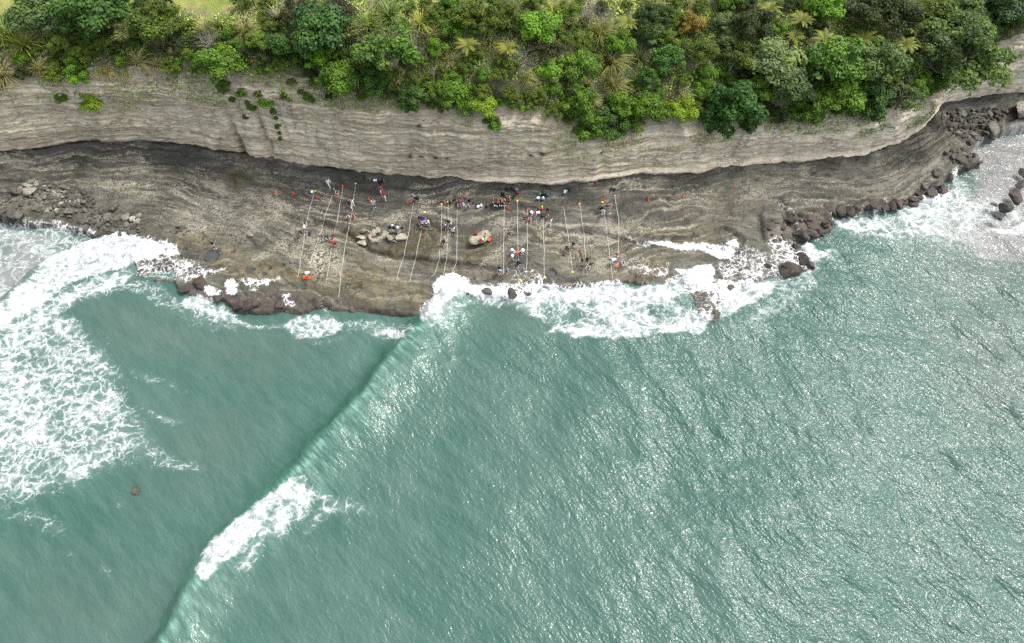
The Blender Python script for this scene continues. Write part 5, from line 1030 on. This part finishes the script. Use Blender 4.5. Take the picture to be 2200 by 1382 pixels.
# ---------------------------------------------------------------- people
SKIN = [plain('skin_light', (.42, .265, .20), .6, var=.05), plain('skin_tan', (.28, .17, .12), .6, var=.05), plain('skin_brown', (.20, .11, .07), .6, var=.05)]
def arm(sh, sx, up, fo, out=.10):
    e = sh + .28 * Vector((sx * out, -math.sin(up), -math.cos(up))).normalized(); w_ = e + .25 * Vector((sx * out * .3, -math.sin(fo), -math.cos(fo))).normalized(); return e, w_, (w_ - e).normalized()
def body(name, lean=4, tl=2, sl=-2, tr=2, sr=-2, al=(5, 15), ar=(5, 15), hx=.10):
    rd = math.radians; J, E, Rr, B = [], [], [], []
    def add(p, r, par, b): J.append(Vector(p)); Rr.append(r); B.append(b); (E.append((par, len(J) - 1)) if par is not None else None); return len(J) - 1
    ln = rd(lean); td = Vector((0, -math.sin(ln), math.cos(ln)))
    pel = add((0, 0, 0), (.150, .115), None, 'hip'); wa = add(td * .20, (.130, .10), pel, 'torso'); ch = add(td * .40, (.155, .115), wa, 'torso'); ne = add(td * .55, (.055, .055), ch, 'neck')
    hd_d = Vector((0, -math.sin(ln * .8), math.cos(ln * .8))); h1 = add(J[ne] + hd_d * .11, (.082, .09), ne, 'head'); add(J[ne] + hd_d * .23, (.075, .088), h1, 'head')
    f_ = Vector((0, -math.cos(ln * .8), -math.sin(ln * .8))); add(J[h1] + f_ * .095, (.02, .018), h1, 'head')
    for sx, th, sh, aa in ((-1, tl, sl, al), (1, tr, sr, ar)):
        hip = add((sx * hx, 0, -.06), (.092, .092), pel, 'hip'); kn = add(J[hip] + .41 * Vector((sx * .05, -math.sin(rd(th)), -math.cos(rd(th)))), (.060, .062), hip, 'thigh')
        an = add(J[kn] + .41 * Vector((0, -math.sin(rd(sh)), -math.cos(rd(sh)))), (.040, .042), kn, 'shin'); add(J[an] + Vector((0, .035, -.045)), (.036, .036), an, 'foot'); add(J[an] + Vector((sx * .02, -.15, -.055)), (.036, .026), an, 'foot')
        s0 = J[ch] + td * .06 + Vector((sx * .175, 0, 0)); so = add(s0, (.062, .062), ch, 'uparm'); e_, w_, d_ = arm(s0, sx, rd(aa[0]), rd(aa[1]))
        el = add(e_, (.043, .043), so, 'uparm'); wr = add(w_, (.030, .028), el, 'forearm'); pm = add(w_ + d_ * .075, (.036, .018), wr, 'hand')
        lat = Vector((0, 1, 0)) - d_ * d_.y; lat = lat.normalized() if lat.length > .1 else Vector((1, 0, 0))
        for k, (o_, l_) in enumerate([(-.030, .065), (-.010, .080), (.010, .075), (.030, .058)]):
            f1 = add(w_ + d_ * (.075 + l_ * .5) + lat * o_ * 1.1, (.0095, .0095), pm, 'hand'); add(w_ + d_ * (.075 + l_) + lat * o_ + Vector((0, -.012, -.008)), (.008, .008), f1, 'hand')
        t1 = add(w_ + d_ * .045 - lat * .045, (.011, .011), wr, 'hand'); add(w_ + d_ * .085 - lat * .060, (.009, .009), t1, 'hand')
    me = bpy.data.meshes.new(name); me.from_pydata([tuple(j) for j in J], E, []); o = bpy.data.objects.new(name, me); COL.objects.link(o)
    m = o.modifiers.new('s', 'SKIN'); m.use_smooth_shade = True
    for i, v in enumerate(me.skin_vertices[0].data): v.radius = Rr[i]; v.use_root = (i == 0)
    o.modifiers.new('u', 'SUBSURF').levels = 1; o.modifiers['u'].render_levels = 1
    dg = bpy.context.evaluated_depsgraph_get(); ev = o.evaluated_get(dg); out = bpy.data.meshes.new_from_object(ev); out.name = name
    bpy.data.objects.remove(o)
    zmin = min(v.co.z for v in out.vertices)
    for v in out.vertices: v.co.z -= zmin
    J = [j - Vector((0, 0, zmin)) for j in J]; segs = [(J[a], J[b], B[b]) for a, b in E]
    fc = []
    for f in out.polygons:
        c = f.center; best, bb, tt = 9, None, 0
        for a, b, k in segs:
            d = b - a; t = max(0, min(1, (c - a).dot(d) / (d.dot(d) + 1e-9))); q = (c - a - d * t).length
            if q < best: best, bb, tt = q, k, t
        fc.append((bb, tt))
    hc = J[4] * .5 + J[5] * .5
    def part(nm, cond, off):
        vs, fs, mp = [], [], {}
        for f, (k, t) in zip(out.polygons, fc):
            if not cond(k, t, f): continue
            for i in f.vertices:
                if i not in mp: mp[i] = len(vs); v = out.vertices[i]; vs.append(v.co + v.normal * off)
            fs.append([mp[i] for i in f.vertices])
        m_ = bpy.data.meshes.new(nm); m_.from_pydata(vs, [], fs); m_.materials.append(None); m_.polygons.foreach_set('use_smooth', [True] * len(fs)); return m_
    # eyes and mouth as small dark marks set into the face of the same mesh
    bm = bmesh.new(); bm.from_mesh(out)
    rt = Vector((1, 0, 0))
    for q in (rt * .032 + hd_d * .02, rt * -.032 + hd_d * .02):
        r_ = bmesh.ops.create_icosphere(bm, subdivisions=1, radius=.013, matrix=Matrix.Translation(J[4] + f_ * .082 + q))
        for v in r_['verts']:
            for f in v.link_faces: f.material_index = 1
    r_ = bmesh.ops.create_icosphere(bm, subdivisions=1, radius=.012, matrix=Matrix.Translation(J[4] + f_ * .080 - hd_d * .055) @ Matrix.Diagonal((2, .6, .6, 1)))
    for v in r_['verts']:
        for f in v.link_faces: f.material_index = 1
    bm.to_mesh(out); bm.free(); out.materials.clear(); out.materials.append(None); out.materials.append(C_BLK)
    return dict(body=out, tee=part('shirt', lambda k, t, f: k in ('torso', 'hip') and f.center.z > J[0].z - .02 - .3 * (lean > 40) or k == 'uparm' and t < .75, .016), long=part('shirt', lambda k, t, f: k in ('torso', 'uparm', 'forearm') or k == 'hip' and f.center.z > J[0].z - .05, .018),
        shorts=part('shorts', lambda k, t, f: k == 'hip' or k == 'thigh' and t < .75, .012), trousers=part('trousers', lambda k, t, f: k in ('hip', 'thigh', 'shin'), .013), shoe_l=part('shoe', lambda k, t, f: (k == 'foot' or k == 'shin' and t > .93) and f.center.x < 0, .012), shoe_r=part('shoe', lambda k, t, f: (k == 'foot' or k == 'shin' and t > .93) and f.center.x >= 0, .012),
        hair=part('hair', lambda k, t, f: k == 'head' and ((f.center - hc).dot(hd_d) > .035 or (f.center - hc).dot(f_) < -.01), .022), head=hc, up=hd_d)
POSE = dict(stand=body('standing_person'), walk=body('walking_person', 6, 24, 2, -18, -38, (-15, 5), (20, 35)), walk2=body('walking_person', 5, -16, -34, 22, 0, (22, 40), (-12, 5)), bend=body('bending_person', 82, 4, -8, -8, -12, (8, 5), (-4, 2)), stoop=body('stooping_person', 48, 14, -10, 4, -14, (25, 45), (15, 55)),
    crouch=body('crouching_person', 38, 112, -28, 96, -38, (48, 62), (30, 75)), kneel=body('kneeling_person', 30, 20, -86, 88, -4, (45, 55), (35, 70)), sit=body('sitting_person', 12, 112, 28, 100, 22, (35, 75), (30, 80)), hold=body('person_holding_board', 14, 3, -3, -4, -6, (18, 88), (20, 92)), reach=body('reaching_person', 6, 4, -4, -6, -8, (80, 95), (5, 12)))
board = bmobj('clipboard', lambda bm: (box(bm, .24, .33, .012, 0, 0, 0, .003), box(bm, .09, .03, .02, 0, .15, .01)), C_WB)
hatm = {}
def hat_fn(bm): cone(bm, .21, .12, 0, .035, 20); cone(bm, .115, .085, .03, .13, 18)
COLS = {'white': (.72, .73, .74), 'black': (.018, .018, .021), 'navy': (.020, .028, .060), 'red': (.60, .02, .035), 'pink': (.72, .30, .32), 'hot pink': (.78, .14, .32), 'light blue': (.24, .42, .68), 'blue': (.02, .10, .45), 'grey': (.25, .26, .28), 'cream': (.62, .57, .42), 'jeans': (.06, .10, .22), 'pale jeans': (.30, .42, .52), 'orange': (.75, .16, .04), 'maroon': (.22, .02, .03), 'dark grey': (.06, .06, .065)}
HAIRS = [(.012, .010, .009), (.03, .018, .011), (.07, .04, .02), (.22, .15, .08)]
def cloth(c): return plain(c.replace(' ', '_') + '_cloth', COLS[c], .8, var=.10)
def person(px, py, pose, top, bot, label, rz=0, sleeves='tee', legs='shorts', skin=1, hair=0, hat=None, hold=False, shoe='white', s=1.0):
    D_ = POSE[pose]; b = at(px, py); o = link('person', D_['body'], None, (b.x, b.y, ground(b.x, b.y) - .02)); o.rotation_euler = (0, 0, math.radians(rz)); o.scale = (s,) * 3
    def setm(ob, mt, i=0): ob.material_slots[i].link = 'OBJECT'; ob.material_slots[i].material = mt
    setm(o, SKIN[skin]); tag(o, label, 'person')
    for nm, key, mt in (('shirt', sleeves, cloth(top)), (legs, legs, cloth(bot)), ('shoe', 'shoe_l', cloth(shoe)), ('shoe', 'shoe_r', cloth(shoe)), ('hair', 'hair', plain('hair_%d' % hair, HAIRS[hair], .7))):
        c = link(nm, D_[key], o); setm(c, mt)
    if hat:
        if hat not in hatm: hatm[hat] = bmobj('sun_hat', hat_fn, cloth(hat))
        c = link('sun_hat', hatm[hat], o, D_['head'] + D_['up'] * .075); c.rotation_euler = D_['up'].to_track_quat('Z', 'Y').to_euler()
    return o
PEOPLE = [
 (462,534,'stand','black','white','person in a black top and white shorts beside the largest oval tide pool',20), (708,402,'walk','white','white','person all in white walking under the cliff at left',60,'long','trousers'), (751,446,'walk2','navy','black','person in navy top walking behind someone all in white',-160), (759,445,'walk','white','white','person in white shirt and white trousers facing away beside the navy top',170,'long','trousers'),
 (752,469,'crouch','white','black','black haired person in white shirt crouching between two red mats',-20,'tee','shorts'), (760,466,'crouch','pink','black','person in a pinkish striped top crouching beside the white shirt',60), (650,507,'bend','black','black','black dressed person bending by the leftmost tape',-60,'tee','shorts'), (656,499,'stoop','white','red','person in grey white top and red shorts stooping at the leftmost tape',150), (691,515,'stand','white','black','person in white tee and black shorts standing alone',10),
 (706,517,'bend','black','black','black clad person bending over an orange mat',-70,'tee','shorts'), (718,513,'stoop','red','black','person in a red top stooping over the tape',40), (721,526,'crouch','black','black','person in black with pale blue cap crouching below the red top',-40,'tee','shorts'), (667,594,'bend','white','black','person in white top and black shorts bending above the largest mat',-60), (820,416,'walk','red','white','person in red top, rear one of the two in red',30,'tee','trousers'), (826,429,'walk2','red','white','person in red top and white trousers, front one of the two in red',20,'tee','trousers'), (805,446,'reach','white','white','person in white tee and shorts with an arm out',0),
 (882,430,'crouch','pink','white','person in a pinkish top crouching by an orange mat',40), (893,431,'stoop','grey','black','person in pale shirt and orange hat stooping by the tape top',-50), (900,430,'crouch','black','black','person in black crouching right of the orange hat',-100,'long','trousers'), (904,479,'stand','navy','black','person in navy jacket at the back left of the group of six',0,'long','trousers'), (911,479,'hold','blue','navy','person in bright blue jacket in the group of six',0,'long','trousers'), (903,487,'stand','maroon','white','person in maroon and white at the left of the group of six',70), (909,490,'stand','white','black','person in white tee seen from behind in the group of six',180), (916,489,'crouch','black','black','person in black squatting in the group of six',-40), (922.5,487,'hold','white','pale jeans','person in white shirt and pale jeans at the right of the group of six',-60,'long','trousers'),
 (957,493,'hold','white','black','dark haired person in white tee left of a navy top',70), (965,489,'stand','navy','navy','person in navy top and trousers with arms around a tape',-30,'long','trousers'), (971,490,'bend','grey','black','person in grey striped top bending beside the navy top',-80), (973.5,506,'reach','white','black','person in white top and black trousers raising both hands',160,'tee','trousers'), (949,527,'crouch','black','orange','black clad person bending over an orange bag in the brown pool',20,'long'), (1093,512,'walk','navy','pink','person in navy top and pale shorts walking alone by the tape',40), (1073,587,'stand','black','black','person in black beside an orange bucket near the surge',-20,'tee','trousers'), (1076,590,'stoop','light blue','orange','person in light blue shirt stooping near the surge',-40), (1087,589,'hold','light blue','black','person in light blue shirt and black trousers right of the tape',10,'tee','trousers'),
 (999.5,433,'stand','pink','navy','person in pink top standing behind the crouching group',10,'tee','trousers'), (1006.5,450,'stand','cream','jeans','person in cream top and blue jeans at the right of the crouching group',-70,'tee','trousers'), (980,441,'crouch','dark grey','black','person in dark grey at the left of the crouching group',70), (984,442,'crouch','white','black','person in white, second in the crouching group',30), (988,441,'crouch','pink','black','person in faded pink, third in the crouching group',0), (993,441,'stoop','red','black','person in a coral red top in the crouching group',-30), (997,442,'crouch','light blue','white','person in pale blue with white shoes in the crouching group',-50),
 (1059,436,'sit','black','black','person in black at the left end of the seated row',30), (1063,435,'sit','white','black','person in white, second in the seated row',10), (1067.5,435.5,'sit','red','black','person in rosy red, third in the seated row',-10), (1074,435,'sit','grey','black','person in grey black, fourth in the seated row',10), (1081.5,436,'sit','pink','black','person in pale pink at the front of the seated row',20), (1080,429,'stand','black','black','person in black standing behind the pale pink sitter',0,'long','trousers'), (1087,431,'sit','dark grey','navy','person in dark grey right of the standing black figure',0), (1093,430,'sit','white','navy','person in white near the right end of the seated row',-20), (1097,430,'sit','navy','black','person in navy at the right end of the seated row',-30),
 (1129,470,'crouch','black','jeans','person in black top and jeans crouching left of the tape',-60,'tee','trousers'), (1138,462,'crouch','black','black','person in black with a white hat behind the pink top',30,'tee','shorts',1,0,'white'), (1144,467,'stoop','hot pink','white','person in a hot pink top bending over the tape',60), (1140,472,'crouch','cream','white','person in cream and white crouching before the hot pink top',-20,'tee','trousers'), (1160,452,'crouch','dark grey','black','person in dark grey crouching beside the orange cone',-40), (1158,466,'bend','white','black','person in white top bending left of a black clad one',-70), (1164,472,'stoop','black','black','black clad person stooping beside the white bending one',40), (1176,461,'stand','black','dark grey','person in black standing apart right of the bending pair',-10), (1182.5,485,'reach','white','white','black haired person all in white pointing left',60,'tee','trousers'),
 (1105.5,543,'crouch','light blue','white','person in light blue with a big white hat',-50,'tee','shorts',0,1,'white',), (1117,545,'crouch','white','black','person in white with a white hat beside the orange mat',60,'tee','shorts',0,0,'white'), (1107,559,'stoop','black','grey','person in black with white bag above the navy croucher',-40,'tee','shorts',1,0,'white'), (1112,567,'crouch','navy','navy','person in navy squatting below the white hatted pair',40,'long','trousers'), (1216,538,'bend','black','black','slim person in black bending left of the red shouldered one',30), (1231,534,'walk','navy','black','person in navy with red shoulders walking at right centre',-20), (1246,553,'hold','red','navy','person in pinkish red and navy standing above the dark group',-60), (1249.5,567,'hold','black','black','person in black at the left of the dark group',-70), (1260,567,'stand','black','black','person in black at the back of the dark group',0), (1253,575,'crouch','navy','orange','person in navy crouching by an orange bag in the dark group',-20), (1265,577,'stoop','navy','white','person in navy and white at the right of the dark group',60),
 (1324.5,553,'stoop','pink','black','person in pink and black at the back of the right trio',50), (1320,566,'bend','white','black','person in a long white shirt bending in the right trio',-70,'long'), (1334,567,'crouch','white','black','person in white crouching at the front of the right trio',30), (1292,454,'stoop','navy','navy','person in navy stooping at the left of the right hand group',-40,'long','trousers'), (1301,452,'bend','black','white','person in black and white bending at the back of the right hand group',70), (1296,462,'stoop','white','white','person in white trousers at the front of the right hand group',-30,'tee','trousers'), (1308,458,'stand','pink','white','person in pink top and white skirt at the right of the right hand group',10)]
for a in PEOPLE:
    a = list(a); a += ['tee', 'trousers'] if a[2] == 'sit' and len(a) == 7 else []; person(*a, **({} if len(a) > 9 else dict(skin=R.choice([0, 1, 1, 2]), hair=R.choice([0, 0, 1, 2]))), s=R.uniform(.98, 1.08))
